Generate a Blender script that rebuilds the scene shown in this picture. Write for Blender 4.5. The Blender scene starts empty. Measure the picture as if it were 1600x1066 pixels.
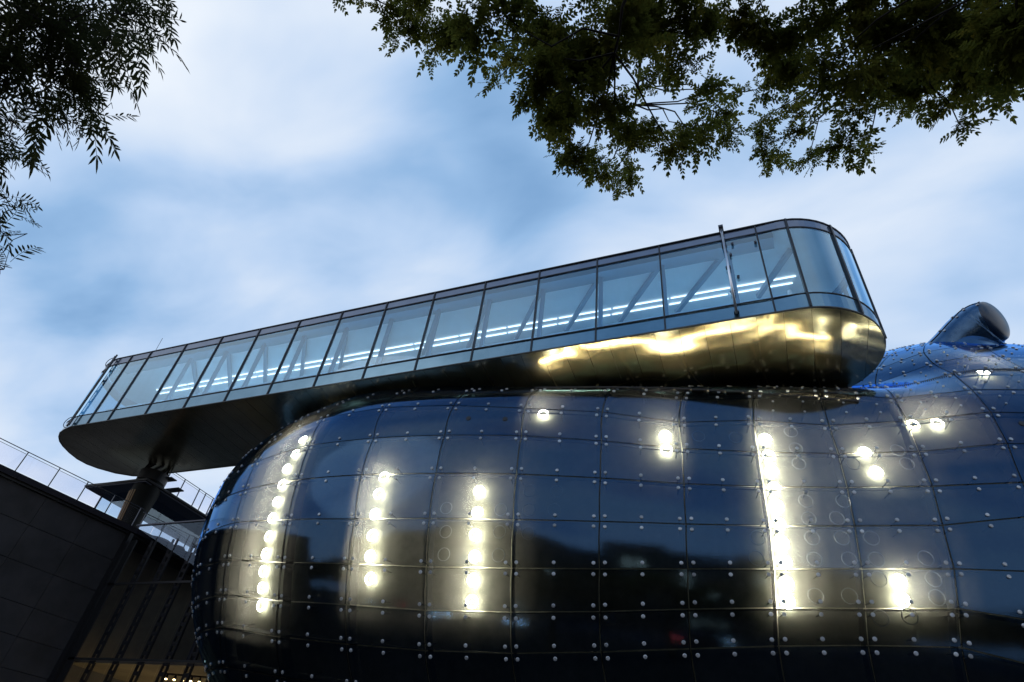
import bpy, math, random
import numpy as np
from mathutils import Vector, Matrix
random.seed(7)
rng = np.random.default_rng(7)
scene = bpy.context.scene
C = scene.collection
EYE = 1.6                                   # the ground is z = -EYE below the camera, see GROUND

# ------------------------------------------------------------------ camera, sky, sun, exposure
cam_data = bpy.data.cameras.new('camera')
cam = bpy.data.objects.new('camera', cam_data)
C.objects.link(cam)
cam_data.sensor_width = 36.0
cam_data.lens = 36.0 * 945.0 / 1600.0
cam_data.clip_start = 0.05
cam_data.clip_end = 3000
rot = Matrix(((0.92900, 0.35437, 0.10666), (0.15771, -0.63984, 0.75215), (0.33479, -0.68193, -0.65030))).transposed()
cam.matrix_world = Matrix.Translation((0, 0, EYE)) @ rot.to_4x4()
scene.camera = cam

SUN_EL, SUN_ROT = math.radians(4.0), math.radians(215.0)
world = bpy.data.worlds.new('World')
scene.world = world
world.use_nodes = True
nt = world.node_tree
nt.nodes.clear()
def N(tree, kind, **kw):
    n = tree.nodes.new(kind)
    for k, v in kw.items():
        if k in n.inputs: n.inputs[k].default_value = v
        else: setattr(n, k, v)
    return n
def ramp(tree, pts, interp='LINEAR'):
    n = tree.nodes.new('ShaderNodeValToRGB')
    cr = n.color_ramp
    cr.interpolation = interp
    while len(cr.elements) < len(pts): cr.elements.new(0.5)
    for e, (p, c) in zip(cr.elements, pts):
        e.position = p
        e.color = (*c, 1) if len(c) == 3 else c
    return n
def math_node(tree, op, a, b=None):
    n = tree.nodes.new('ShaderNodeMath'); n.operation = op
    for i, v in enumerate((a, b)):
        if v is None: continue
        if isinstance(v, (int, float)): n.inputs[i].default_value = v
        else: tree.links.new(v, n.inputs[i])
    return n.outputs[0]
L = nt.links.new
sky = N(nt, 'ShaderNodeTexSky', sky_type='NISHITA', sun_disc=False, sun_elevation=SUN_EL, sun_rotation=SUN_ROT)
bg_sky = N(nt, 'ShaderNodeBackground', Strength=0.08)
L(sky.outputs[0], bg_sky.inputs['Color'])
# dusk cloud deck: a procedural layer seen in perspective (direction divided by height)
tc = N(nt, 'ShaderNodeTexCoord')
sep = N(nt, 'ShaderNodeSeparateXYZ'); L(tc.outputs['Generated'], sep.inputs[0])
den = math_node(nt, 'ADD', math_node(nt, 'MAXIMUM', sep.outputs[2], 0.0), 0.28)
comb = N(nt, 'ShaderNodeCombineXYZ')
L(math_node(nt, 'DIVIDE', sep.outputs[0], den), comb.inputs[0])
L(math_node(nt, 'DIVIDE', sep.outputs[1], den), comb.inputs[1])
mp = N(nt, 'ShaderNodeMapping'); L(comb.outputs[0], mp.inputs['Vector'])
mp.inputs['Location'].default_value = (4.05, 4.1, 0)
mp.inputs['Rotation'].default_value = (0, 0, math.radians(-30))
mp.inputs['Scale'].default_value = (1.0, 1.7, 1)
n1 = N(nt, 'ShaderNodeTexNoise', Scale=1.25, Detail=2.5, Roughness=0.42, Distortion=0.4); L(mp.outputs[0], n1.inputs['Vector'])
n2 = N(nt, 'ShaderNodeTexNoise', Scale=3.2, Detail=4.5, Roughness=0.52, Distortion=0.3); L(mp.outputs[0], n2.inputs['Vector'])
cl = math_node(nt, 'ADD', math_node(nt, 'MULTIPLY', n1.outputs[0], 0.80), math_node(nt, 'MULTIPLY', n2.outputs[0], 0.24))
hor = math_node(nt, 'MULTIPLY', math_node(nt, 'SUBTRACT', 0.85, sep.outputs[2]), 0.27)   # paler towards the horizon
cl = math_node(nt, 'ADD', math_node(nt, 'SUBTRACT', cl, 0.02), hor)
cl = math_node(nt, 'ADD', math_node(nt, 'MULTIPLY', math_node(nt, 'SUBTRACT', cl, 0.53), 1.35), 0.518)
cr = ramp(nt, [(0.34, (0.18, 0.345, 0.60)), (0.43, (0.29, 0.475, 0.745)), (0.52, (0.47, 0.625, 0.86)), (0.60, (0.63, 0.74, 0.905)), (0.70, (0.80, 0.865, 0.955))])
L(cl, cr.inputs[0])
bg_cl = N(nt, 'ShaderNodeBackground', Strength=1.12); L(cr.outputs[0], bg_cl.inputs['Color'])
mixw = N(nt, 'ShaderNodeMixShader'); mixw.inputs[0].default_value = 0.93
L(bg_sky.outputs[0], mixw.inputs[1]); L(bg_cl.outputs[0], mixw.inputs[2])
outw = N(nt, 'ShaderNodeOutputWorld'); L(mixw.outputs[0], outw.inputs[0])

sun_data = bpy.data.lights.new('sun', 'SUN')
sun_data.energy = 0.12; sun_data.angle = math.radians(25); sun_data.color = (1.0, 0.9, 0.82)
sun = bpy.data.objects.new('sun', sun_data)
C.objects.link(sun)
sd = Vector((math.sin(SUN_ROT) * math.cos(math.radians(25)), math.cos(SUN_ROT) * math.cos(math.radians(25)), math.sin(math.radians(25))))
sun.rotation_euler = (-sd).to_track_quat('-Z', 'Y').to_euler()

vs = scene.view_settings
scene.display_settings.display_device = 'sRGB'
vs.view_transform = 'Standard'; vs.look = 'None'; vs.exposure = 0.0; vs.gamma = 1.0; vs.use_curve_mapping = False
scene.render.engine = 'CYCLES'
cy = scene.cycles
cy.max_bounces = 8; cy.diffuse_bounces = 3; cy.glossy_bounces = 4; cy.transmission_bounces = 4; cy.transparent_max_bounces = 24
cy.sample_clamp_indirect = 4.0; cy.caustics_reflective = True; cy.caustics_refractive = False
cy.use_denoising = True
scene.render.use_persistent_data = False

# ------------------------------------------------------------------ helpers
def bsdf_mat(name, color, rough=0.6, metal=0.0, noise=None, bump=None, spec=0.5, emit=None, aniso=None):
    """noise = (scale, dark colour, detail); bump = (scale, strength, distance)"""
    m = bpy.data.materials.new(name); m.use_nodes = True
    t = m.node_tree; b = t.nodes['Principled BSDF']
    b.inputs['Base Color'].default_value = (*color, 1)
    b.inputs['Roughness'].default_value = rough
    b.inputs['Metallic'].default_value = metal
    b.inputs['Specular IOR Level'].default_value = spec
    co = t.nodes.new('ShaderNodeTexCoord')
    if noise:
        nz = N(t, 'ShaderNodeTexNoise', Scale=noise[0], Detail=noise[2] if len(noise) > 2 else 6.0, Roughness=0.6)
        t.links.new(co.outputs['Object'], nz.inputs['Vector'])
        r = ramp(t, [(0.32, noise[1]), (0.68, color)])
        t.links.new(nz.outputs[0], r.inputs[0]); t.links.new(r.outputs[0], b.inputs['Base Color'])
    if bump:
        nb = N(t, 'ShaderNodeTexNoise', Scale=bump[0], Detail=5.0, Roughness=0.6)
        t.links.new(co.outputs['Object'], nb.inputs['Vector'])
        bp = N(t, 'ShaderNodeBump', Strength=bump[1], Distance=bump[2])
        t.links.new(nb.outputs[0], bp.inputs['Height']); t.links.new(bp.outputs[0], b.inputs['Normal'])
    if emit:
        b.inputs['Emission Color'].default_value = (*emit[0], 1); b.inputs['Emission Strength'].default_value = emit[1]
    return m
def glow_mat(name, color, strength):
    m = bpy.data.materials.new(name); m.use_nodes = True
    t = m.node_tree; t.nodes.clear()
    e = N(t, 'ShaderNodeEmission', Strength=strength); e.inputs['Color'].default_value = (*color, 1)
    o = N(t, 'ShaderNodeOutputMaterial'); t.links.new(e.outputs[0], o.inputs[0])
    return m
def sheet_glass(name, tint, ior=1.5, boost=1.0, base=0.0, gloss_tint=(1, 1, 1), rough=0.0, dirt=None, bump=None, matt_back=False, grain=None, haze=None):
    """thin tinted sheet: what is behind shows through the tint, the sky mirrors by Fresnel"""
    m = bpy.data.materials.new(name); m.use_nodes = True
    t = m.node_tree; t.nodes.clear()
    tr = N(t, 'ShaderNodeBsdfTransparent'); tr.inputs['Color'].default_value = (*tint, 1)
    gl = N(t, 'ShaderNodeBsdfGlossy', Roughness=rough); gl.inputs['Color'].default_value = (*gloss_tint, 1)
    # Schlick's law on the unsigned angle, so that a single sheet mirrors alike from both faces
    ge0 = N(t, 'ShaderNodeNewGeometry'); dt = N(t, 'ShaderNodeVectorMath', operation='DOT_PRODUCT')
    t.links.new(ge0.outputs['Incoming'], dt.inputs[1])
    f0 = ((ior - 1) / (ior + 1)) ** 2
    grz = math_node(t, 'POWER', math_node(t, 'SUBTRACT', 1.0, math_node(t, 'MINIMUM', math_node(t, 'ABSOLUTE', dt.outputs['Value']), 1.0)), 5.0)
    fres = math_node(t, 'ADD', math_node(t, 'MULTIPLY', grz, 1 - f0), f0)
    f = math_node(t, 'ADD', math_node(t, 'MULTIPLY', fres, boost), base)
    f = math_node(t, 'MINIMUM', f, 1.0)
    if matt_back:                                             # the inner face is etched: hardly any mirror there
        ge = N(t, 'ShaderNodeNewGeometry'); f = math_node(t, 'MULTIPLY', f, math_node(t, 'SUBTRACT', 1.0, ge.outputs['Backfacing']))
    co = N(t, 'ShaderNodeTexCoord')
    if bump:
        nb = N(t, 'ShaderNodeTexNoise', Scale=bump[0], Detail=2.0); t.links.new(co.outputs['Object'], nb.inputs['Vector'])
        bp = N(t, 'ShaderNodeBump', Strength=bump[1], Distance=bump[2]); t.links.new(nb.outputs[0], bp.inputs['Height'])
        if grain:                                             # fine horizontal brushing and smears in the sheet
            mg = N(t, 'ShaderNodeMapping'); mg.inputs['Scale'].default_value = (0.12, 0.12, 1.0); t.links.new(co.outputs['Object'], mg.inputs['Vector'])
            ng = N(t, 'ShaderNodeTexNoise', Scale=grain[0], Detail=4.0, Roughness=0.7); t.links.new(mg.outputs[0], ng.inputs['Vector'])
            b2 = N(t, 'ShaderNodeBump', Strength=grain[1], Distance=grain[2]); t.links.new(ng.outputs[0], b2.inputs['Height'])
            t.links.new(bp.outputs[0], b2.inputs['Normal']); bp = b2
            rg = math_node(t, 'ADD', math_node(t, 'MULTIPLY', ng.outputs[0], 0.12), rough - 0.045); t.links.new(rg, gl.inputs['Roughness'])
        t.links.new(bp.outputs[0], gl.inputs['Normal']); t.links.new(bp.outputs[0], dt.inputs[0])
    else: t.links.new(ge0.outputs['Normal'], dt.inputs[0])
    mx = N(t, 'ShaderNodeMixShader'); t.links.new(f, mx.inputs[0])
    t.links.new(tr.outputs[0], mx.inputs[1]); t.links.new(gl.outputs[0], mx.inputs[2])
    last = mx.outputs[0]
    if haze:                                                  # faint milkiness: light from behind spreads in the sheet
        th = N(t, 'ShaderNodeBsdfTranslucent'); th.inputs['Color'].default_value = (*haze[1], 1)
        mh = N(t, 'ShaderNodeMixShader'); mh.inputs[0].default_value = haze[0]
        t.links.new(last, mh.inputs[1]); t.links.new(th.outputs[0], mh.inputs[2]); last = mh.outputs[0]
    if dirt:
        df = N(t, 'ShaderNodeBsdfDiffuse'); df.inputs['Color'].default_value = (*dirt[0], 1)
        nz = N(t, 'ShaderNodeTexNoise', Scale=dirt[2], Detail=7.0, Roughness=0.65)
        mpd = N(t, 'ShaderNodeMapping'); mpd.inputs['Scale'].default_value = (1, 1, dirt[3] if len(dirt) > 3 else 1)
        t.links.new(co.outputs['Object'], mpd.inputs['Vector']); t.links.new(mpd.outputs[0], nz.inputs['Vector'])
        rr = ramp(t, [(0.35, (0.2 * dirt[1],) * 3), (0.75, (dirt[1],) * 3)]); t.links.new(nz.outputs[0], rr.inputs[0])
        oi = N(t, 'ShaderNodeObjectInfo'); dv = math_node(t, 'MULTIPLY', rr.outputs[0], math_node(t, 'ADD', math_node(t, 'MULTIPLY', oi.outputs['Random'], 1.3), 0.35))   # every sheet weathered a little differently
        m2 = N(t, 'ShaderNodeMixShader'); t.links.new(dv, m2.inputs[0])
        t.links.new(last, m2.inputs[1]); t.links.new(df.outputs[0], m2.inputs[2]); last = m2.outputs[0]
    o = N(t, 'ShaderNodeOutputMaterial'); t.links.new(last, o.inputs[0])
    return m

class MB:
    def __init__(s): s.v = []; s.f = []
    def add(s, vs, fs):
        o = len(s.v); s.v += [tuple(p) for p in vs]; s.f += [tuple(i + o for i in f) for f in fs]; return s
    def box(s, c, size, ax=None):
        """ax = three unit vectors"""
        c = Vector(c); h = [x / 2 for x in size]
        ax = ax or (Vector((1, 0, 0)), Vector((0, 1, 0)), Vector((0, 0, 1)))
        vs = [c + ax[0] * (h[0] * i) + ax[1] * (h[1] * j) + ax[2] * (h[2] * k) for i in (-1, 1) for j in (-1, 1) for k in (-1, 1)]
        return s.add(vs, [(0, 1, 3, 2), (4, 6, 7, 5), (0, 4, 5, 1), (2, 3, 7, 6), (0, 2, 6, 4), (1, 5, 7, 3)])
    def span(s, lo, hi):
        return s.box([(a + b) / 2 for a, b in zip(lo, hi)], [b - a for a, b in zip(lo, hi)])
    def beam(s, a, b, w, h, up=(0, 0, 1)):
        a, b = Vector(a), Vector(b); d = (b - a); l = d.length; d /= l
        up = Vector(up); x = d.cross(up)
        if x.length < 1e-4: x = d.cross(Vector((0, 1, 0)))
        x.normalize(); y = x.cross(d)
        return s.box((a + b) / 2, (l, w, h), (d, x, y))
    def tube(s, pts, r, n=8, caps=True):
        pts = [Vector(p) for p in pts]; rs = r if isinstance(r, (list, tuple)) else [r] * len(pts)
        o = len(s.v); ref = None
        for i, p in enumerate(pts):
            t = (pts[min(i + 1, len(pts) - 1)] - pts[max(i - 1, 0)]).normalized()
            if ref is None:
                ref = t.orthogonal().normalized()
            x = (ref - t * ref.dot(t)).normalized(); ref = x; y = t.cross(x)
            for k in range(n):
                a = 2 * math.pi * k / n
                s.v.append(tuple(p + (x * math.cos(a) + y * math.sin(a)) * rs[i]))
        for i in range(len(pts) - 1):
            for k in range(n):
                s.f.append((o + i * n + k, o + i * n + (k + 1) % n, o + (i + 1) * n + (k + 1) % n, o + (i + 1) * n + k))
        if caps:
            s.f.append(tuple(o + k for k in range(n))[::-1]); s.f.append(tuple(o + (len(pts) - 1) * n + k for k in range(n)))
        return s
    def prism(s, poly, z0, z1):
        n = len(poly); o = len(s.v)
        s.v += [(x, y, z0) for x, y in poly] + [(x, y, z1) for x, y in poly]
        s.f += [tuple(o + i for i in range(n))[::-1], tuple(o + n + i for i in range(n))]
        s.f += [(o + i, o + (i + 1) % n, o + n + (i + 1) % n, o + n + i) for i in range(n)]
        return s
    def mesh(s, name, mat, smooth=False):
        me = bpy.data.meshes.new(name); me.from_pydata(s.v, [], s.f)
        if mat: me.materials.append(mat)
        if smooth: me.polygons.foreach_set('use_smooth', [True] * len(me.polygons))
        me.update()
        return me
    def build(s, name, mat, parent=None, smooth=False, label=None, kind=None):
        o = bpy.data.objects.new(name, s.mesh(name, mat, smooth)); C.objects.link(o)
        if parent is not None: o.parent = parent; o.matrix_parent_inverse = Matrix.Translation(-Vector(parent.location)) if parent.parent is None else Matrix()
        if label: o['label'] = label
        if kind: o['kind'] = kind
        return o
def thing(name, label, cat, loc=(0, 0, 0), group=None):
    o = bpy.data.objects.new(name, None); C.objects.link(o); o.location = loc
    o['label'] = label; o['category'] = cat
    if group: o['group'] = group
    return o
def placed(name, me, parent, loc, quat=None, label=None):
    o = bpy.data.objects.new(name, me); C.objects.link(o)
    o.parent = parent; o.matrix_parent_inverse = Matrix.Translation(-Vector(parent.location))
    o.location = loc
    if quat is not None: o.rotation_mode = 'QUATERNION'; o.rotation_quaternion = quat
    if label: o['label'] = label
    return o
Z0 = EYE           # heights below are measured from the eye; add EYE
def up(z): return z + EYE

# ------------------------------------------------------------------ materials
M_panel = sheet_glass('tinted_acrylic', (0.135, 0.143, 0.135), ior=1.60, boost=1.65, base=0.0, gloss_tint=(0.22, 0.50, 1.0), rough=0.055,
                      dirt=((0.22, 0.30, 0.40), 0.008, 2.2, 0.22), bump=(0.7, 0.05, 0.05), matt_back=True, grain=(26.0, 0.10, 0.004), haze=(0.024, (1.0, 0.97, 0.84)))
M_skin = bsdf_mat('inner_skin_mesh', (0.30, 0.29, 0.215), 0.75, noise=(3.0, (0.15, 0.145, 0.105), 9.0))
M_bolt = bsdf_mat('brushed_bolt', (0.55, 0.58, 0.63), 0.36, 0.35, noise=(2.3, (0.18, 0.19, 0.21)))
M_rod = bsdf_mat('dark_rod', (0.02, 0.02, 0.022), 0.5, 0.4)
M_lit = glow_mat('lit_ring', (1.0, 0.97, 0.84), 230.0)
M_unlit = bsdf_mat('unlit_ring', (0.75, 0.77, 0.74), 0.25)
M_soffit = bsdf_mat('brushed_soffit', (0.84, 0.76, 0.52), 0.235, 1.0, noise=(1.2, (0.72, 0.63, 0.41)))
M_edge = bsdf_mat('edge_trim', (0.05, 0.055, 0.06), 0.35, 0.6)
M_mull = bsdf_mat('mullion_steel', (0.018, 0.022, 0.030), 0.4, 0.5)
M_pane = sheet_glass('solar_glass', (0.38, 0.62, 0.80), ior=1.52, boost=3.2, base=0.05, gloss_tint=(0.62, 0.84, 1.0), rough=0.01,
                     dirt=((0.5, 0.55, 0.6), 0.03, 2.0, 0.15), bump=(0.35, 0.12, 0.05))
M_sill = bsdf_mat('sill_enamel', (0.14, 0.26, 0.36), 0.12, 0.7, noise=(1.6, (0.11, 0.22, 0.31)), spec=0.9)
M_fascia = bsdf_mat('fascia_enamel', (0.16, 0.20, 0.28), 0.2, 0.6, noise=(1.6, (0.13, 0.165, 0.24)), spec=0.7)
M_ceil = bsdf_mat('gallery_ceiling', (0.80, 0.80, 0.82), 0.8, noise=(0.8, (0.72, 0.72, 0.75)))
M_brace = bsdf_mat('gallery_brace', (0.15, 0.23, 0.31), 0.6)
M_tube = glow_mat('lit_tube', (1.0, 0.91, 0.86), 4.2)
M_chrome = bsdf_mat('galvanised_pipe', (0.62, 0.64, 0.70), 0.28, 1.0)
M_floor = bsdf_mat('gallery_floor', (0.12, 0.12, 0.12), 0.5)
M_roof = bsdf_mat('roof_sheet', (0.05, 0.055, 0.06), 0.6, spec=0.06)
M_wall = bsdf_mat('dark_render', (0.024, 0.023, 0.027), 0.9, noise=(1.1, (0.011, 0.0105, 0.012), 12.0), bump=(40, 0.25, 0.01))
M_coping = bsdf_mat('coping', (0.018, 0.017, 0.022), 0.8, spec=0.06)
M_clear = sheet_glass('clear_glass', (0.90, 0.90, 0.97), ior=1.45, boost=1.0, dirt=((0.5, 0.5, 0.55), 0.02, 3.0))
M_fglass = sheet_glass('storefront_glass', (0.78, 0.77, 0.80), ior=1.5, boost=1.3, gloss_tint=(0.8, 0.9, 1))
M_blueglass = sheet_glass('pavilion_glass', (0.50, 0.66, 0.80), ior=1.5, boost=1.6, base=0.08, gloss_tint=(0.7, 0.88, 1))
M_rail = bsdf_mat('rail_steel', (0.05, 0.055, 0.075), 0.4, 0.6)
M_ladder = bsdf_mat('perforated_fin', (0.012, 0.012, 0.014), 0.6, 0.3)
M_drum = bsdf_mat('drum_cladding', (0.008, 0.009, 0.008), 0.6, 0.0, noise=(0.6, (0.004, 0.005, 0.004)), spec=0.15)
M_strip = bsdf_mat('bronze_strip', (0.16, 0.10, 0.05), 0.4, 0.6)
M_inside = bsdf_mat('interior_plaster', (0.13, 0.112, 0.075), 0.9, noise=(0.6, (0.07, 0.06, 0.045)))
M_warm = glow_mat('track_spot_glow', (1.0, 0.80, 0.42), 7.0)
M_stone = bsdf_mat('quay_paving', (0.032, 0.031, 0.030), 0.85, noise=(3, (0.02, 0.02, 0.019)), spec=0.06)
M_asphalt = bsdf_mat('asphalt', (0.045, 0.045, 0.048), 0.9, noise=(8, (0.032, 0.032, 0.034)), spec=0.06)
M_paint = bsdf_mat('road_paint', (0.6, 0.6, 0.58), 0.8)
M_hill = bsdf_mat('wooded_hill', (0.012, 0.018, 0.012), 1.0, noise=(0.06, (0.006, 0.010, 0.007)))
M_bark = bsdf_mat('bark', (0.022, 0.017, 0.013), 0.95, noise=(9, (0.010, 0.008, 0.006)), bump=(14, 0.6, 0.02))
M_bark2 = bsdf_mat('twig_bark', (0.016, 0.013, 0.010), 0.95)
M_black = bsdf_mat('black_steel', (0.010, 0.010, 0.012), 0.5, 0.3)

def leaf_mat(name, a, b, c):
    m = bpy.data.materials.new(name); m.use_nodes = True
    t = m.node_tree; t.nodes.clear()
    co = N(t, 'ShaderNodeTexCoord')
    nz = N(t, 'ShaderNodeTexNoise', Scale=2.6, Detail=6.0, Roughness=0.7); t.links.new(co.outputs['Object'], nz.inputs['Vector'])
    r = ramp(t, [(0.30, a), (0.55, b), (0.74, c)]); t.links.new(nz.outputs[0], r.inputs[0])
    df = N(t, 'ShaderNodeBsdfDiffuse'); t.links.new(r.outputs[0], df.inputs['Color'])
    tl = N(t, 'ShaderNodeBsdfTranslucent'); t.links.new(r.outputs[0], tl.inputs['Color'])
    mx = N(t, 'ShaderNodeMixShader'); mx.inputs[0].default_value = 0.6
    t.links.new(df.outputs[0], mx.inputs[1]); t.links.new(tl.outputs[0], mx.inputs[2])
    o = N(t, 'ShaderNodeOutputMaterial'); t.links.new(mx.outputs[0], o.inputs[0])
    return m
M_leaf_left = leaf_mat('narrow_leaf', (0.020, 0.026, 0.012), (0.036, 0.042, 0.018), (0.070, 0.070, 0.024))
M_leaf_right = leaf_mat('oval_leaf', (0.060, 0.080, 0.018), (0.120, 0.130, 0.026), (0.24, 0.20, 0.035))

# ------------------------------------------------------------------ ground and quay (behind and below the camera; mirrored in the skin)
g = MB().span((-600, -600, -0.5), (600, 600, 0)).build('ground', M_stone); g['kind'] = 'structure'
road = MB().span((-120, -15, 0.0), (120, -8, 0.004)).build('road', M_asphalt); road['kind'] = 'structure'
kerb = MB().span((-120, -8, 0), (120, -7.75, 0.12)).build('kerb', M_stone); kerb['kind'] = 'structure'
pav = MB().span((-120, -7.75, 0), (120, 13.5, 0.10)).build('pavement', M_stone); pav['kind'] = 'structure'
mk = MB()
for i in range(-20, 21): mk.span((i * 4.0, -11.56, 0.004), (i * 4.0 + 2.0, -11.44, 0.008))
mk = mk.build('road_marking', M_paint); mk['kind'] = 'structure'
river = MB().span((-400, -60, 0.0), (400, -22, 0.01)).build('river', bsdf_mat('river_water', (0.01, 0.013, 0.015), 0.15)); river['kind'] = 'structure'
hb = MB(); nx, ny = 60, 14
for j in range(ny + 1):
    for i in range(nx + 1):
        x = -420 + 840 * i / nx; y = -150 - 200 * j / ny
        h = 62 * math.exp(-((x + 60) / 95) ** 2) * math.exp(-((y + 235) / 65) ** 2) + 20 * math.exp(-((x - 190) / 110) ** 2) * math.exp(-((y + 260) / 70) ** 2)
        hb.v.append((x, y, h + 2.0 * math.sin(x * .13) * math.sin(y * .11) * min(1, h / 12)))
for j in range(ny):
    for i in range(nx):
        a = j * (nx + 1) + i; hb.f.append((a, a + 1, a + nx + 2, a + nx + 1))
hill = hb.build('hill', M_hill, smooth=True); hill['kind'] = 'structure'

# ------------------------------------------------------------------ the bulging museum body: a rounded shell, addressed by angles
BODY = [17.0949,34.8274,9.378,42.3852,11.8646,10.7512,15.6879,2.1661,0.3915,-0.0127]
bx, by, bz, ba, bb, bc1, bc2, bp_, bth, bk = BODY
ct, st = math.cos(bth), math.sin(bth)
def shell(az, el, off=0.0):
    """point on the body's skin (eye-relative fit, returned in world), off metres along the outward normal"""
    n = (math.sin(az) * math.cos(el), -math.cos(az) * math.cos(el), math.sin(el))
    e = 2.2; s = 1.0
    A, B, D = abs(n[0]) ** bp_, abs(n[1]) ** bp_, abs(n[2]) ** e
    for _ in range(8):
        f = A * s ** bp_ + B * s ** bp_ + D * s ** e - 1
        s -= f / (bp_ * (A + B) * s ** (bp_ - 1) + e * D * s ** (e - 1))
    c = bc1 if n[2] > 0 else bc2
    u, v, w = n[0] * s * ba, n[1] * s * bb, n[2] * s * c
    if off:
        gu = math.copysign(bp_ * abs(u / ba) ** (bp_ - 1) / ba, u); gv = math.copysign(bp_ * abs(v / bb) ** (bp_ - 1) / bb, v)
        gw = math.copysign(e * abs(w / c) ** (e - 1) / c, w)
        gu -= bk * gw
        l = math.sqrt(gu * gu + gv * gv + gw * gw)
        u += off * gu / l; v += off * gv / l; w2 = w + off * gw / l
    else: w2 = w
    w2 += bk * u
    X, Y, Z = bx + u * ct - v * st, by + u * st + v * ct, bz + w2
    # the body dips into a saddle where the gallery lies across it
    sm = lambda a, b, t: (lambda q: q * q * (3 - 2 * q))(min(1.0, max(0.0, (t - a) / (b - a))))
    Y += 1.7 * sm(12.1, 14.4, Z) * sm(-15.0, -3.0, X) * (1 - sm(3.2, 8.0, X))
    return Vector((X, Y, Z + EYE))
def shell_n(az, el): return (shell(az, el, 0.5) - shell(az, el)).normalized()

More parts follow.
